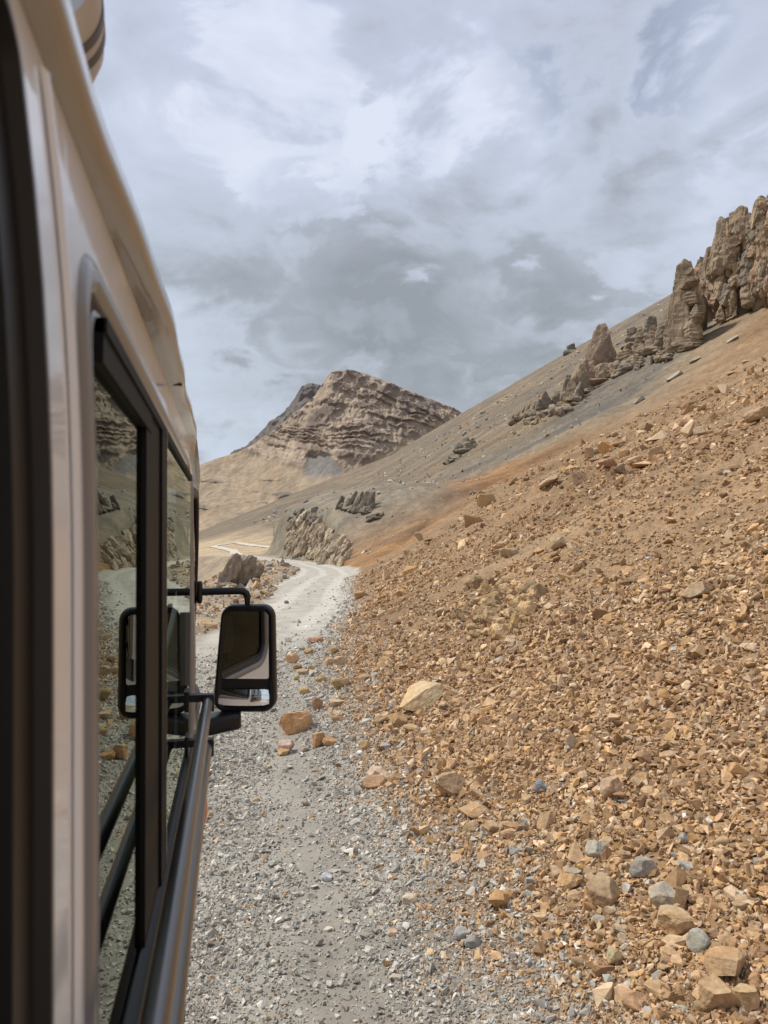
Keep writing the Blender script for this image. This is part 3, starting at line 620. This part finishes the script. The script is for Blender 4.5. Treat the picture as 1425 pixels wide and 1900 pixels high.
outcrop('row of thin tilted rock fins at the low end of the ridge', [(979, 772, 9, 30, 22, .7, BR2), (968, 778, 8, 26, 24, .7, BR), (958, 784, 8, 22, 24, .7, BR), (948, 788, 8, 18, 22, .7, BR), (990, 768, 10, 26, 16, .7, BR)], 8, bed=(1, 0, .3))
outcrop('dark crag low on the grey slope, right of the roadside cliff', [(866, 836, 26, 30, 15, .8, GB), (850, 846, 20, 24, 20, .8, DK), (838, 854, 16, 16, 20, .8, GB), (878, 830, 16, 18, 0, .8, BR), (830, 862, 12, 10, 20, .8, DK)], 9)
outcrop('small dark knob on the skyline left of the pointed fin', [(1061, 652, 18, 18, 0, .9, DK), (1052, 658, 12, 12, 0, .9, DK)], 10)
outcrop('comb of upright grey rock teeth above the roadside cliff', [(632, 942, 12, 26, 22, .8, DK), (642, 944, 11, 24, 26, .8, GB), (652, 942, 13, 34, 26, .8, GB), (664, 948, 14, 38, 20, .8, GB), (675, 948, 13, 38, 18, .8, DK), (684, 946, 12, 34, 16, .8, GB), (692, 938, 10, 26, 14, .8, GB), (660, 950, 12, 16, 20, .8, DK), (680, 952, 22, 12, 0, .8, GB)], 11, bed=(1, 0, -.3))
outcrop('dark leaning rock slab below the right end of the grey teeth', [(690, 966, 36, 12, -28, .6, DK), (706, 958, 18, 8, -28, .6, DK)], 12)
# cliff filling the top right corner, and on beyond the frame
g = np.random.default_rng(5); top = tab([(1280, 520), (1290, 504), (1300, 488), (1318, 480), (1322, 466), (1334, 462), (1342, 440), (1352, 408), (1364, 408), (1374, 400), (1386, 404), (1398, 392), (1408, 398), (1416, 382), (1440, 365), (1500, 340), (1700, 300)])
bot = tab([(1280, 560), (1300, 592), (1340, 600), (1380, 584), (1425, 572), (1700, 520)]); pr = []
CL = [BR, BR2, (.33, .24, .16), (.30, .21, .145), GB, (.35, .27, .185)]
for px in np.arange(1300, 1720, 17.0):
    tp, bt = top(px), bot(px); pr.append((px, bt-10, g.uniform(50, 80), (bt-tp)*.90, 0, .6, CL[g.integers(0, 4)]))
for _ in range(330):
    px = g.uniform(1284, 1700); tp, bt = top(px), bot(px); q = g.uniform(0, .86)**.9; hp = g.uniform(18, 62)
    pr.append((px, bt+3, g.uniform(9, 30), hp, g.normal(5, 8), 1.0, CL[g.integers(0, 6)], max(0, min(q*(bt-tp), (bt-tp)-hp*.95))))
outcrop('massive brown cliff with ragged top at the upper right of the slope', pr, 13, bed=(.3, .1, .9), bedf=.5, amp=.16, name='rock_cliff', cat='cliff')
# layered cliff beside the road
poly = [(527, 1030), (536, 985), (545, 960), (600, 985), (650, 1010), (648, 1040), (636, 1056), (590, 1046)]
pr = swarm(120, poly, (9, 19), (13, 26), 24, [CR, CR, (.42, .34, .24), (.30, .25, .19), (.36, .28, .20)], 21) + \
     swarm(26, [(538, 968), (545, 950), (575, 948), (602, 958), (596, 975), (560, 985)], (12, 24), (8, 15), 5, [GB, (.25, .23, .195), DK], 22)
outcrop('layered cream and brown cliff rising straight from the roadside bend', pr, 14, bed=(.9, 0, .45), bedf=1.0, name='rock_cliff', cat='cliff', amp=.14)
outcrop('leaning brown slabbed rock on the drop side of the road, above the mirror arm', [(427, 1092, 30, 64, 24, .7, (.27, .215, .165)), (452, 1090, 36, 60, 28, .7, (.31, .25, .19)), (440, 1050, 40, 22, 0, 1.2, (.24, .20, .155)), (474, 1078, 26, 40, 34, .8, (.29, .235, .17)), (412, 1092, 14, 40, 20, .7, (.23, .185, .14))], 15, bed=(.9, 0, -.4))

# bedrock knob showing through the landslip
pr = swarm(46, [(850, 1150), (870, 1085), (930, 1075), (1000, 1110), (980, 1150), (925, 1190), (880, 1185)], (14, 40), (10, 26), 24, [(.38, .265, .15), (.43, .30, .17), (.33, .23, .13), (.50, .35, .19)], 31, .9)
outcrop('rough ochre bedrock knob breaking through the middle of the landslip', [p_[:3]+(p_[3]*.95,)+p_[4:] for p_ in pr], 16, bed=(.6, 0, .5), amp=.16)
# grey slabs on the high talus
for i, (px, py, wp, hp, lb) in enumerate([(1185, 748, 26, 9, 'thin grey slab on the bare slope above the landslip rim'), (1252, 702, 30, 10, 'dark grey slab in the grey stone run below the tower'),
        (1290, 672, 22, 7, 'flat grey slab on the talus below the foot of the tower'), 
        (1360, 632, 22, 7, 'short pale slab highest on the talus under the big cliff')]):
    boulder(px, py, wp, hp, lb, (.42, .37, .30), seed=300+i, tilt=-30, name='rock_slab', cat='slab', sub=4, sink=.62)

outcrop('stepped bank of broken brown rock joining the reddish fin to the wall below the tower', swarm(34, [(1120, 700), (1150, 670), (1180, 640), (1240, 640), (1260, 665), (1200, 680), (1150, 705)], (10, 34), (6, 20), 0, [BR, GB, BR2], 41, 1.2), 17, bedf=.8)
outcrop('low broken ledge between the slabbed outcrop and the thin fins', swarm(26, [(960, 790), (1010, 765), (1050, 745), (1080, 745), (1040, 775), (990, 790)], (8, 24), (5, 14), 10, [BR, GB, BR2], 42, 1.2), 18, bedf=.8)
# utility pole on the far apron
p = Vector((19.0, 351.0, float(Hf(19.0, 351.0)))); u = p.length/FPX
def cyl(name, r, h, loc, m, parent=None, axis='Z', n=10):
    bm = bmesh.new(); bmesh.ops.create_cone(bm, cap_ends=True, segments=n, radius1=r, radius2=r*.75, depth=h, matrix=Matrix.Translation(loc)@(Matrix.Rotation(R(90), 4, axis) if axis != 'Z' else Matrix()))
    me = bpy.data.meshes.new(name); bm.to_mesh(me); bm.free(); return link(name, me, m, parent, True)
M_WOOD = mat('weathered_wood', (.10, .08, .06), .9)
pole = bpy.data.objects.new('utility_pole', None); scn.collection.objects.link(pole); pole.location = (p.x, p.y, p.z)
tag(pole, 'thin dark utility pole beside the far pale road', 'utility pole')
Hp = 44*u; cyl('post', .15, Hp, (0, 0, Hp/2), M_WOOD, pole); cyl('crossarm', .07, 2.0, (0, 0, Hp*.90), M_WOOD, pole, 'Y')

# ------------------------------------------------------------------ the van the photograph is taken from
def paint(name, col):
    m = mat(name, col, .35, coat=1.0, coat_rough=.03); n = NT(m.node_tree); b = m.node_tree.nodes['Principled BSDF']
    tc = n.new('ShaderNodeTexCoord'); q = n.noise(tc.outputs['Object'], 3.0, 6, .65).outputs[0]; q2 = n.noise(tc.outputs['Object'], 40.0, 4, .6).outputs[0]
    n.l.new(n.mix(n.mapr(q, .42, .78, 0, .12), col, (.52, .46, .38)), b.inputs['Base Color'])      # road dust film
    n.l.new(n.mapr(n.math('ADD', q, n.math('MULTIPLY', q2, .4)), .5, 1.0, .02, .16), b.inputs['Coat Roughness'])
    bp = n.new('ShaderNodeBump', {'Height': q, 'Strength': .08, 'Distance': .01}); n.l.new(bp.outputs[0], b.inputs['Coat Normal']); return m
M_WHITE = paint('white_paint', (.84, .89, .96)); M_SHADED = paint('shaded_gutter_paint', (.38, .335, .28))  # gutter paint darkened: shade of the roof edge's underside is in the colour
M_BLACK = mat('black_plastic', (.012, .012, .013), .38, spec=.4); M_RUB = mat('rubber_seal', (.03, .026, .024), .42, spec=.5)
M_GREYR = mat('grey_moulding', (.22, .22, .225), .3, spec=.5, coat=.4); M_DARKIN = mat('cabin_interior', (.02, .02, .021), .85, spec=.2)
M_BAR = mat('guard_bar_metal', (.17, .165, .16), .3, metal=.8, coat=.3); M_MIRROR = mat('mirror_silver', (.86, .88, .88), .0, metal=1.0)
M_RED = mat('red_plastic', (.55, .03, .02), .2, coat=.6); M_STRIPE = mat('dark_tape', (.10, .085, .075), .5); M_CAN = mat('grey_white_plastic', (.60, .60, .60), .45)
M_MATT = mat('matt_black_frame', (.010, .010, .010), .6, spec=.2)
M_TYRE = mat('tyre_rubber', (.02, .02, .02), .8)
def glassmat(name, tint):
    m = bpy.data.materials.new(name); m.use_nodes = True; n = NT(m.node_tree); n.n.clear()
    fr = n.new('ShaderNodeFresnel', {'IOR': 1.5}); tr = n.new('ShaderNodeBsdfTransparent', {'Color': (*tint, 1)}); gl = n.new('ShaderNodeBsdfGlossy', {'Color': (.74, .80, .72, 1), 'Roughness': .0})
    mx = n.new('ShaderNodeMixShader', {0: fr.outputs[0], 1: tr.outputs[0], 2: gl.outputs[0]}); n.new('ShaderNodeOutputMaterial', {'Surface': mx.outputs[0]}); return m
M_GLASSD = glassmat('dark_door_glass', (.12, .14, .13)); M_GLASSD.node_tree.nodes['Glossy BSDF'].inputs['Color'].default_value = (.38, .41, .38, 1)
M_GLASS = glassmat('tinted_glass', (.26, .31, .28))
van = bpy.data.objects.new('minibus', None); scn.collection.objects.link(van); van.location = (-1.05, 0, 0)
tag(van, 'white minibus with black-framed side windows and black guard bars, filling the left edge', 'minibus')
VO = np.array([-1.05, 0, 0]); E = EYE
def xs(Y, z):
    """outer skin of the side, z relative to the lens height"""
    Y = np.asarray(Y, float); z = np.asarray(z, float)
    return -(.105+.02*z+.12*np.maximum(0, z-.1)**2) - .42*np.maximum(0, Y-2.45)**1.8*(1+.25*z) - .16*np.maximum(0, -.55-z)**2
def shear(Y, z): return Y-.75*np.maximum(0, z+.03)**2*(np.abs(Y-.2) < .5)
class Part:
    def __init__(s): s.v, s.f, s.n = [], [], 0
    def add(s, V, Fc):
        s.v.append(np.asarray(V, float)); s.f += [tuple(int(i)+s.n for i in f) for f in Fc]; s.n += len(V); return s
    def grid(s, P, flip=False, wrap=False):
        P = np.asarray(P, float); a, b = P.shape[:2]; Fc = []
        for i in range(a-1):
            for j in range(b if wrap else b-1):
                q = (i*b+j, i*b+(j+1) % b, (i+1)*b+(j+1) % b, (i+1)*b+j); Fc.append(q[::-1] if flip else q)
        return s.add(P.reshape(-1, 3), Fc)
    def box(s, x0, x1, y0, y1, z0, z1):
        V = [(x, y, z) for x in (x0, x1) for y in (y0, y1) for z in (z0, z1)]
        return s.add(V, [(0, 1, 3, 2), (4, 6, 7, 5), (0, 4, 5, 1), (2, 3, 7, 6), (0, 2, 6, 4), (1, 5, 7, 3)])
    def tube(s, pts, r, n=16, cap=True):
        pts = [Vector(p) for p in pts]; rows = []; up = Vector((0, 0, 1))
        for i, p in enumerate(pts):
            t = (pts[min(i+1, len(pts)-1)]-pts[max(i-1, 0)]).normalized(); a = t.cross(up)
            if a.length < .05: a = t.cross(Vector((0, 1, 0)))
            a.normalize(); b = t.cross(a); rr = r[i] if hasattr(r, '__len__') else r
            rows.append([p+a*math.cos(2*math.pi*k/n)*rr+b*math.sin(2*math.pi*k/n)*rr for k in range(n)])
        m = s.n; s.grid([[list(q) for q in row] for row in rows], wrap=True)
        if cap: s.f += [tuple(m+k for k in range(n)), tuple(m+(len(pts)-1)*n+k for k in reversed(range(n)))]
        return s
    def out(s, name, m, parent, smooth=True, loc=None, angle=40):
        me = bpy.data.meshes.new(name); V = np.concatenate(s.v); o0 = VO if loc is None else np.asarray(loc, float)
        me.from_pydata((V-o0).tolist(), [], s.f); bm = bmesh.new(); bm.from_mesh(me); bmesh.ops.recalc_face_normals(bm, faces=bm.faces)
        if smooth:
            for e in bm.edges: e.smooth = not (len(e.link_faces) == 2 and e.calc_face_angle(0) > R(angle))
        bm.to_mesh(me); bm.free()
        return link(name, me, m, parent, smooth)
def rrect(a0, a1, b0, b1, r, k=8, m=14):
    out = []; C = [(a1-r, b1-r, 0), (a0+r, b1-r, 90), (a0+r, b0+r, 180), (a1-r, b0+r, 270)]
    for i, (ca, cb, t0) in enumerate(C):
        arc = [(ca+r*math.cos(R(t0+90*j/k)), cb+r*math.sin(R(t0+90*j/k))) for j in range(k+1)]
        out += arc; na, nb, nt = C[(i+1) % 4]; nx = (na+r*math.cos(R(nt)), nb+r*math.sin(R(nt)))
        out += [(lerp(arc[-1][0], nx[0], j/m), lerp(arc[-1][1], nx[1], j/m)) for j in range(1, m)]
    return np.array(out)
def ringpts(W, o, dx, sk=0.0):
    a0, a1, b0, b1, r = W; q = rrect(a0-o, a1+o, b0-o, b1+o, max(r+o, .004)); Y, z = q[:, 0], q[:, 1]
    Y = Y - sk*(z-b0)*np.clip((Y-a0)/(a1-a0), 0, 1.05); Yp = shear(Y, z)
    return np.stack([xs(Yp, z)+dx, Yp, z+E], -1)
ZT, ZB = .297, -.56
WIN = [((-.75, .470, -.48, .275, .03), (-1.3, .535), 0), ((.625, 1.955, -.48, .185, .05), (.535, 2.035), 0), ((2.115, 2.72, -.45, .165, .055), (2.035, 3.0), .42)]
body = Part()
for W, (y0, y1), sk in WIN:
    cell = rrect(y0, y1, ZB, ZT, .002); hole = ringpts(W, .045 if W[0] > 0 else .0, 0, sk); hy, hz = hole[:, 1], hole[:, 2]-E
    cell[:, 0] = np.where(cell[:, 0] < y0+.01, y0, np.where(cell[:, 0] > y1-.01, y1, cell[:, 0])); rows = []
    for t in np.linspace(0, 1, 7):
        Y = lerp(cell[:, 0], hy, t); z = lerp(cell[:, 1], hz, t); rows.append(np.stack([xs(Y, z), Y, z+E], -1))
    body.grid(rows, wrap=True)
Yg = np.concatenate([np.linspace(-1.3, 2.0, 34), np.linspace(2.05, 3.3, 26)]); zg = np.linspace(-1.45, ZB, 18); A, Bz = np.meshgrid(Yg, zg, indexing='ij')
body.grid(np.stack([xs(A, Bz), A, Bz+E], -1)); Yg = np.linspace(3.0, 3.3, 8); zg = np.linspace(ZB, -.1, 8); A, Bz = np.meshgrid(Yg, zg, indexing='ij'); body.grid(np.stack([xs(A, Bz), A, Bz+E], -1))
side = body.out('side_panel', M_WHITE, van)
# a long groove pressed into the panel between the windows
for yy in (.548,):
    gpart = Part(); zz_ = np.linspace(ZB, ZT-.01, 30); Yc = shear(np.full(30, yy), zz_)
    gpart.grid([np.stack([xs(Yc, zz_)+d, Yc+o, zz_+E], -1) for o, d in ((-.009, .0008), (-.004, .0035), (.0, .0045), (.004, .0035), (.009, .0008))]); gpart.out('panel_seam_strip', M_WHITE, van)
for k, (W, cellr, sk) in enumerate(WIN):
    big = W[0] > 0
    wn = Part()
    if big: wn.grid([ringpts(W, o, d, sk) for o, d in ((.045, 0), (.041, .004), (.034, .006), (.027, .0055), (.022, .001), (.020, -.006))], wrap=True)
    else: wn.grid([ringpts(W, o, d, sk) for o, d in ((.0, 0), (-.002, .004), (-.012, .005), (-.014, -.01))], wrap=True)
    window = wn.out('side_window' if k < 2 else 'front_door_window', M_GREYR if big else M_RUB, van)
    if big:
        q = Part(); q.grid([ringpts(W, o, d, sk) for o, d in ((.020, -.006), (.014, -.0075), (.008, -.005), (.007, .001))], wrap=True); q.out('rubber_seal', M_RUB, window)
        q = Part(); q.grid([ringpts(W, o, d, sk) for o, d in ((.007, .001), (.005, .003), (.002, .003), (-.001, -.001), (-.001, -.012))], wrap=True); q.out('window_frame', M_GREYR if k == 1 else M_RUB, window)
    q = Part(); q.grid([ringpts(W, o, d, sk) for o, d in ((-.001, -.004), (-.008 if k else -.05, -.005), (-.009 if k else -.052, -.03))], wrap=True); q.out('inner_frame', M_BLACK, window)
    # glass panes
    a0, a1, b0, b1, r = W
    def pane(nm, ya, yb, dx, m=M_GLASS):
        Yq = np.linspace(ya, yb, 10); zq = np.linspace(b0+.002, b1-.002, 10); A, Bz = np.meshgrid(Yq, zq, indexing='ij')
        A2 = A-sk*(Bz-b0)*np.clip((A-a0)/(a1-a0), 0, 1.05); A2 = shear(A2, Bz); X = -(.1075+.012*Bz)+dx+(xs(A2, Bz)-xs(0, Bz) if k == 2 else 0)
        p = Part(); p.grid(np.stack([X, A2, Bz+E], -1)); return p.out(nm, m, window)
    if k == 1:
        pane('sliding_glass', a0, 1.21, 0); pane('fixed_glass', 1.12, a1, .006)
        q = Part()
        for (ya, yb, xo) in ((.955, 1.125, .006), (1.125, 1.205, .010)):
            zq = np.linspace(b0, b1, 8); X = -(.1075+.012*zq)+xo; pr_ = [(X-.02, ya), (X, ya), (X, yb), (X-.02, yb)]
            q.grid([np.stack([xx, np.full(8, y_), zq+E], -1) for xx, y_ in pr_])
        q.out('sliding_divider', M_MATT, window)
        q = Part().box(-.125, -.1015, a0, 1.0, E+b1-.036, E+b1); q.box(-.125, -.099, a0, a1, E+b1-.012, E+b1); q.out('header_rail', M_MATT, window, smooth=False)
        q = Part().box(-.150, -.128, .90, 1.06, E+b0, E+b1); q.out('inner_pillar', M_DARKIN, window)
        q = Part(); zq = np.linspace(b0, b1, 8); X = -(.1075+.012*zq)+.0108; q.grid([np.stack([X, np.full(8, y_), zq+E], -1) for y_ in (1.198, 1.204)]); q.out('divider_trim', M_GREYR, window)
        q = Part().box(-.108, -.088, 1.74, 1.765, E-.30, E-.14); q.out('window_catch', mat('catch_grey', (.12, .12, .11), .5), window, smooth=False)
    elif k == 2:
        pane('glass', a0, a1, -.004, M_GLASSD)
        q = Part().box(-.146, -.144, 2.30, 2.40, E-.40, E-.27); q.out('glint_plate', mat('pale_glint', (.75, .85, .80), .8), window, smooth=False)  # pale plate added to stand for the bright opposite window in the mirror
    else: pane('glass', a0, a1, -.02)
# sill ledge under the window, roof edge and roof
q = Part(); Yq = np.linspace(.56, 2.02, 30); q.grid([np.stack([xs(Yq, np.full(30, z))+d, Yq, np.full(30, z+E)], -1) for z, d in ((-.468, -.004), (-.474, .008), (-.48, .010), (-.545, .011), (-.56, .002))]); q.out('sill_trim', M_BLACK, van)
q = Part(); Yq = np.concatenate([np.linspace(-1.3, 2.1, 60), np.linspace(2.13, 2.62, 14)]); n_ = len(Yq)
drop = .42*np.maximum(0, Yq-2.0)**2; lip = (.017+.013*sstep(.4, 1.0, Yq)-.007*sstep(1.2, 2.0, Yq))*(1-sstep(1.9, 2.55, Yq)) + .0022*np.sin(Yq*7.1)+.0012*np.sin(Yq*19); step = .0012*(Yq > 1.42)
rows = [(xs(Yq, ZT)-.004, ZT-drop), (xs(Yq, ZT)+.006, ZT+.004-drop), (xs(Yq, ZT)+lip-.004-step, ZT+.008-drop), (xs(Yq, ZT)+lip-step, ZT+.011-drop), (xs(Yq, ZT)+lip-step, ZT+.030-drop), (xs(Yq, ZT)+lip-.004-step, ZT+.034-drop)]
q.grid([np.stack([x_, Yq, z_+E], -1) for x_, z_ in rows]); gut = q.out('roof_gutter', M_SHADED, van, angle=60)
q = Part().box(-.1175, -.0925, 1.418, 1.422, E+ZT+.004, E+ZT+.030); q.out('gutter_joint', M_RUB, gut, smooth=False)
q = Part(); rows = []
for t in np.linspace(0, 1, 22):
    xx = lerp(-.1, -2.0, t); hh = .145*(1-abs(2*t-1)**3.2)
    rows.append(np.stack([np.full(n_, xx)+(xs(Yq, ZT)-xs(0, ZT))*(1-2*t), Yq, E+ZT+.032+hh-drop], -1))
q.grid(rows); q.out('roof', M_WHITE, van)
# far side, floor, windscreen, nose
q = Part().box(-2.02, -1.99, -1.3, 1.0, E-1.45, E-.5); q.box(-2.02, -1.99, 1.0, 3.0, E-1.45, E-.5); q.box(-2.02, -1.99, -1.3, 3.0, E+.2, E+.33)
for y in (-1.3, .2, 1.7): q.box(-2.02, -1.99, y, y+.14, E-.5, E+.2)
q.out('far_side_panel', M_WHITE, van, smooth=False)
q = Part().box(-1.985, -.14, -1.3, 2.9, E-1.40, E-1.36); q.box(-1.985, -.15, -1.3, 2.3, E+.285, E+.295); q.box(-1.985, -.15, -1.34, -1.3, E-1.4, E+.29); q.box(-1.985, -.20, 2.55, 2.9, E-1.36, E-.52)
for y in (-.9, .1, .95):
    for x0 in (-.75, -1.35, -1.95): q.box(x0, x0+.48, y, y+.5, E-1.0, E-.85); q.box(x0, x0+.48, y-.08, y+.04, E-1.0, E-.25)
q.out('cabin_interior', M_DARKIN, van, smooth=False)
q = Part(); rows = []
for t in np.linspace(0, 1, 12):
    y_, z_ = lerp(3.15, 2.62, t), lerp(-.5, .16, t); rows.append([(lerp(float(xs(y_, z_))-.01, -2.0+.1, u_), y_+.10*math.sin(math.pi*u_), z_+E) for u_ in np.linspace(0, 1, 14)])
q.grid(rows); q.out('windscreen', M_GLASS, van)
q = Part(); rows = []
for t in np.linspace(0, 1, 10):
    y_, z_ = lerp(3.55, 3.12, t**1.6), lerp(-1.45, -.5, t); rows.append([(lerp(float(xs(3.25, z_)), -1.85, u_), y_+.15*math.sin(math.pi*u_)-.02, z_+E) for u_ in np.linspace(0, 1, 14)])
q.grid(rows); q.out('bonnet', M_WHITE, van)
# guard bars and brackets
for xo, z in ((-.052, -.350), (-.052, -.452)):
    q = Part().tube([(xo, -1.2, E+z), (xo, .2, E+z), (xo, 1.0, E+z), (xo+.001, 1.78, E+z), (xo-.001, 1.83, E+z)], .0115, 24)
    bar = q.out('guard_bar', M_BAR, van)
    q = Part().box(-.094, -.038, 1.805, 1.83, E+z, E+z+.016); q.box(-.050, -.036, 1.80, 1.835, E+z-.022, E+z+.014); q.box(-.100, -.092, 1.79, 1.845, E+z-.02, E+z+.026); q.out('bracket', M_BLACK, bar, smooth=False)
# lamp, wheel and arch low on the front wing
q = Part(); V, T = ico(3); q.add(V*[.012, .07, .035]+[float(xs(2.42, -.80))+.024, 2.42, E-.80], T.tolist()); q.out('side_lamp', M_RED, van)
q = Part(); q.add(np.sign(V)*np.abs(V)**.5*[.022, .05, .075]+[float(xs(2.2, -.80))+.008, 2.2, E-.76], T.tolist()); q.out('side_vent', M_BLACK, van)
q = Part(); ar = np.linspace(0, math.pi, 24); q.grid([[(float(xs(2.3, -1.2))+d_, 2.30+rr_*math.cos(t), E-1.62+rr_*math.sin(t)) for t in ar] for rr_, d_ in ((.50, .0), (.50, .006), (.46, .008), (.43, .0))]); q.out('wheel_arch', M_BLACK, van)
for yw in (2.30, -1.0):
    q = Part(); q.grid([[(x_-.20, yw+rr_*math.cos(t), .36+rr_*math.sin(t)) for t in np.linspace(0, 2*math.pi, 33)[:-1]] for x_, rr_ in ((-.2, .20), (-.2, .33), (-.17, .36), (.03, .36), (.06, .33), (.06, .20))], wrap=True)
    wheel = q.out('wheel', M_TYRE, van)
    q = Part(); q.grid([[(x_-.20, yw+rr_*math.cos(t), .36+rr_*math.sin(t)) for t in np.linspace(0, 2*math.pi, 33)[:-1]] for x_, rr_ in ((.06, .20), (.05, .19), (.01, .12), (.03, .05), (.03, .002))], wrap=True); q.out('rim', M_CAN, wheel)
# round striped canister lying on the roof edge
q = Part(); prof = [(.001, .002), (.001, .046), (.003, .052), (.008, .055), (.04, .056), (.08, .053), (.12, .047), (.15, .036), (.17, .02), (.175, .002)]
ax = Vector((-.02, 1, .02)).normalized(); sx = Vector((1, .02, 0)).normalized(); sy = ax.cross(sx); c0 = Vector((-.183, .70, E+.525))
def lathe(P): return [[list(c0+ax*a_+sx*math.cos(t)*r_+sy*math.sin(t)*r_) for t in np.linspace(0, 2*math.pi, 41)[:-1]] for a_, r_ in P]
q.grid(lathe(prof), wrap=True); can = q.out('roof_canister', mat('beige_plastic', (.50, .45, .38), .5), None, loc=c0)
for o_ in (can,): o_.location = c0
tag(can, 'pale grey round canister with two dark bands lying on the minibus roof edge', 'canister')
q = Part(); q.grid(lathe([(-.0005, .001), (-.0015, .030), (-.001, .046), (.003, .0535)]), wrap=True); q.out('end_cap', mat('cap_sky_tint', (.42, .46, .52), .4), can, loc=c0)  # blue-grey of the cap is sky reflection put into its colour
for a_, rb in ((.044, .0), (.076, -.0032)):
    q = Part(); q.grid(lathe([(a_, .0540+rb), (a_+.0005, .0572+rb), (a_+.015, .0560+rb), (a_+.0155, .0535+rb)]), wrap=True); q.out('band', M_STRIPE, can, loc=c0)
q = Part().box(-.25, -.14, .78, .83, E+.33, E+.452); q.out('cradle', M_BLACK, can, loc=c0)
q = Part(); q.grid([[list(Vector((-.115, .70+.13*t, E+.34))+Vector((dx_, 0, dz_))) for t in (0, 1)] for dx_, dz_ in ((0, 0), (.0, .03), (-.05, .06), (-.12, .06))]); 
# door mirror
mc = Vector((.052, 2.60, E-.365)); ph = R(13.0)
nrm = Vector((-math.sin(ph), -math.cos(ph), -.03)).normalized(); u_ax = Vector((math.cos(ph), -math.sin(ph), 0)); v_ax = u_ax.cross(nrm)*-1
if v_ax.z < 0: v_ax = -v_ax
def mloop(o, wd, y0=-.178, y1=.178, hw0=.106, hw1=.087, r=.042, half=None):
    q = rrect(-1, 1, y0-o, y1+o, .0001) if False else rrect(-.1-o, .1+o, y0-o, y1+o, max(r+o, .006)); out = []
    for a, b in q:
        t = (b+.178)/.356; k = lerp(hw0, hw1, t)/.1; p = mc+u_ax*(a*k-.012*(1-t)+.004)+v_ax*b+nrm*wd; out.append(list(p))
    return out
q = Part(); rg = [mloop(o, w_) for o, w_ in ((-.022, -.004), (-.018, .000), (-.008, .004), (-.002, .002), (.002, -.006), (.002, -.035), (-.006, -.062), (-.022, -.080), (-.05, -.09), (-.085, -.092))]
q.grid(rg, wrap=True); n_l = len(rg[0]); q.f.append(tuple(q.n-n_l+i for i in range(n_l)))
q.add(np.array(mloop(-.018, -.006)), [tuple(range(n_l))]); mirror = q.out('door_mirror', M_BLACK, van)
q = Part(); L_ = mloop(-.020, -.001, y0=-.088, r=.028); q.add(np.array(L_), [tuple(range(len(L_)))]); q.out('mirror_glass', M_MIRROR, mirror, smooth=False)
# convex blind-spot glass
q = Part(); rows = []; a_l, a_r = -.084, .082
for t in np.linspace(-1, 1, 25):
    row = []
    for s_ in np.linspace(-1, 1, 37):
        lim_ = 1-.10*max(0, abs(s_)-.80)/.2*1.6 if abs(s_) > .8 else 1
        b = -.129+.026*t*lim_; a = lerp(a_l, a_r, (s_+1)/2)*1.03; row.append(list(mc+u_ax*(a-.007)+v_ax*b+nrm*(.011-.011*(s_*s_)-.002*t*t-.0045*t)))
    rows.append(row)
q.grid(rows); q.out('blind_spot_glass', M_MIRROR, mirror)
q = Part(); pts = [(-.10, 2.62, E-.142), (-.04, 2.62, E-.140), (.02, 2.62, E-.139), (.040, 2.62, E-.141), (.050, 2.62, E-.148), (.054, 2.62, E-.160), (.054, 2.62, E-.20)]; q.tube(pts, .0125, 16)
q.out('upper_arm', M_BLACK, mirror)
q = Part(); V, T = ico(3); V = np.sign(V)*np.abs(V)**.45; q.add(V*[.010, .030, .038]+[-.104, 2.62, E-.142], T.tolist()); q.out('arm_plate', M_BLACK, mirror)
q = Part(); rr_ = [rrect(-.055, .055, -.045, .045, .02, 5, 3)*k for k in (1.0, 1.05, 1.0, .9, .72)]
q.grid([[(x_+(-.02*i_), 2.60+a, E-.577+b*.62+(.010 if x_ > -.03 else 0)) for a, b in L] for (x_, i_), L in zip(((-.13, 0), (-.06, 0), (.0, 0), (.028, 0), (.036, 0)), rr_)], wrap=True); q.f.append(tuple(q.n-len(rr_[0])+i for i in range(len(rr_[0])))); q.out('lower_arm', M_BLACK, mirror)
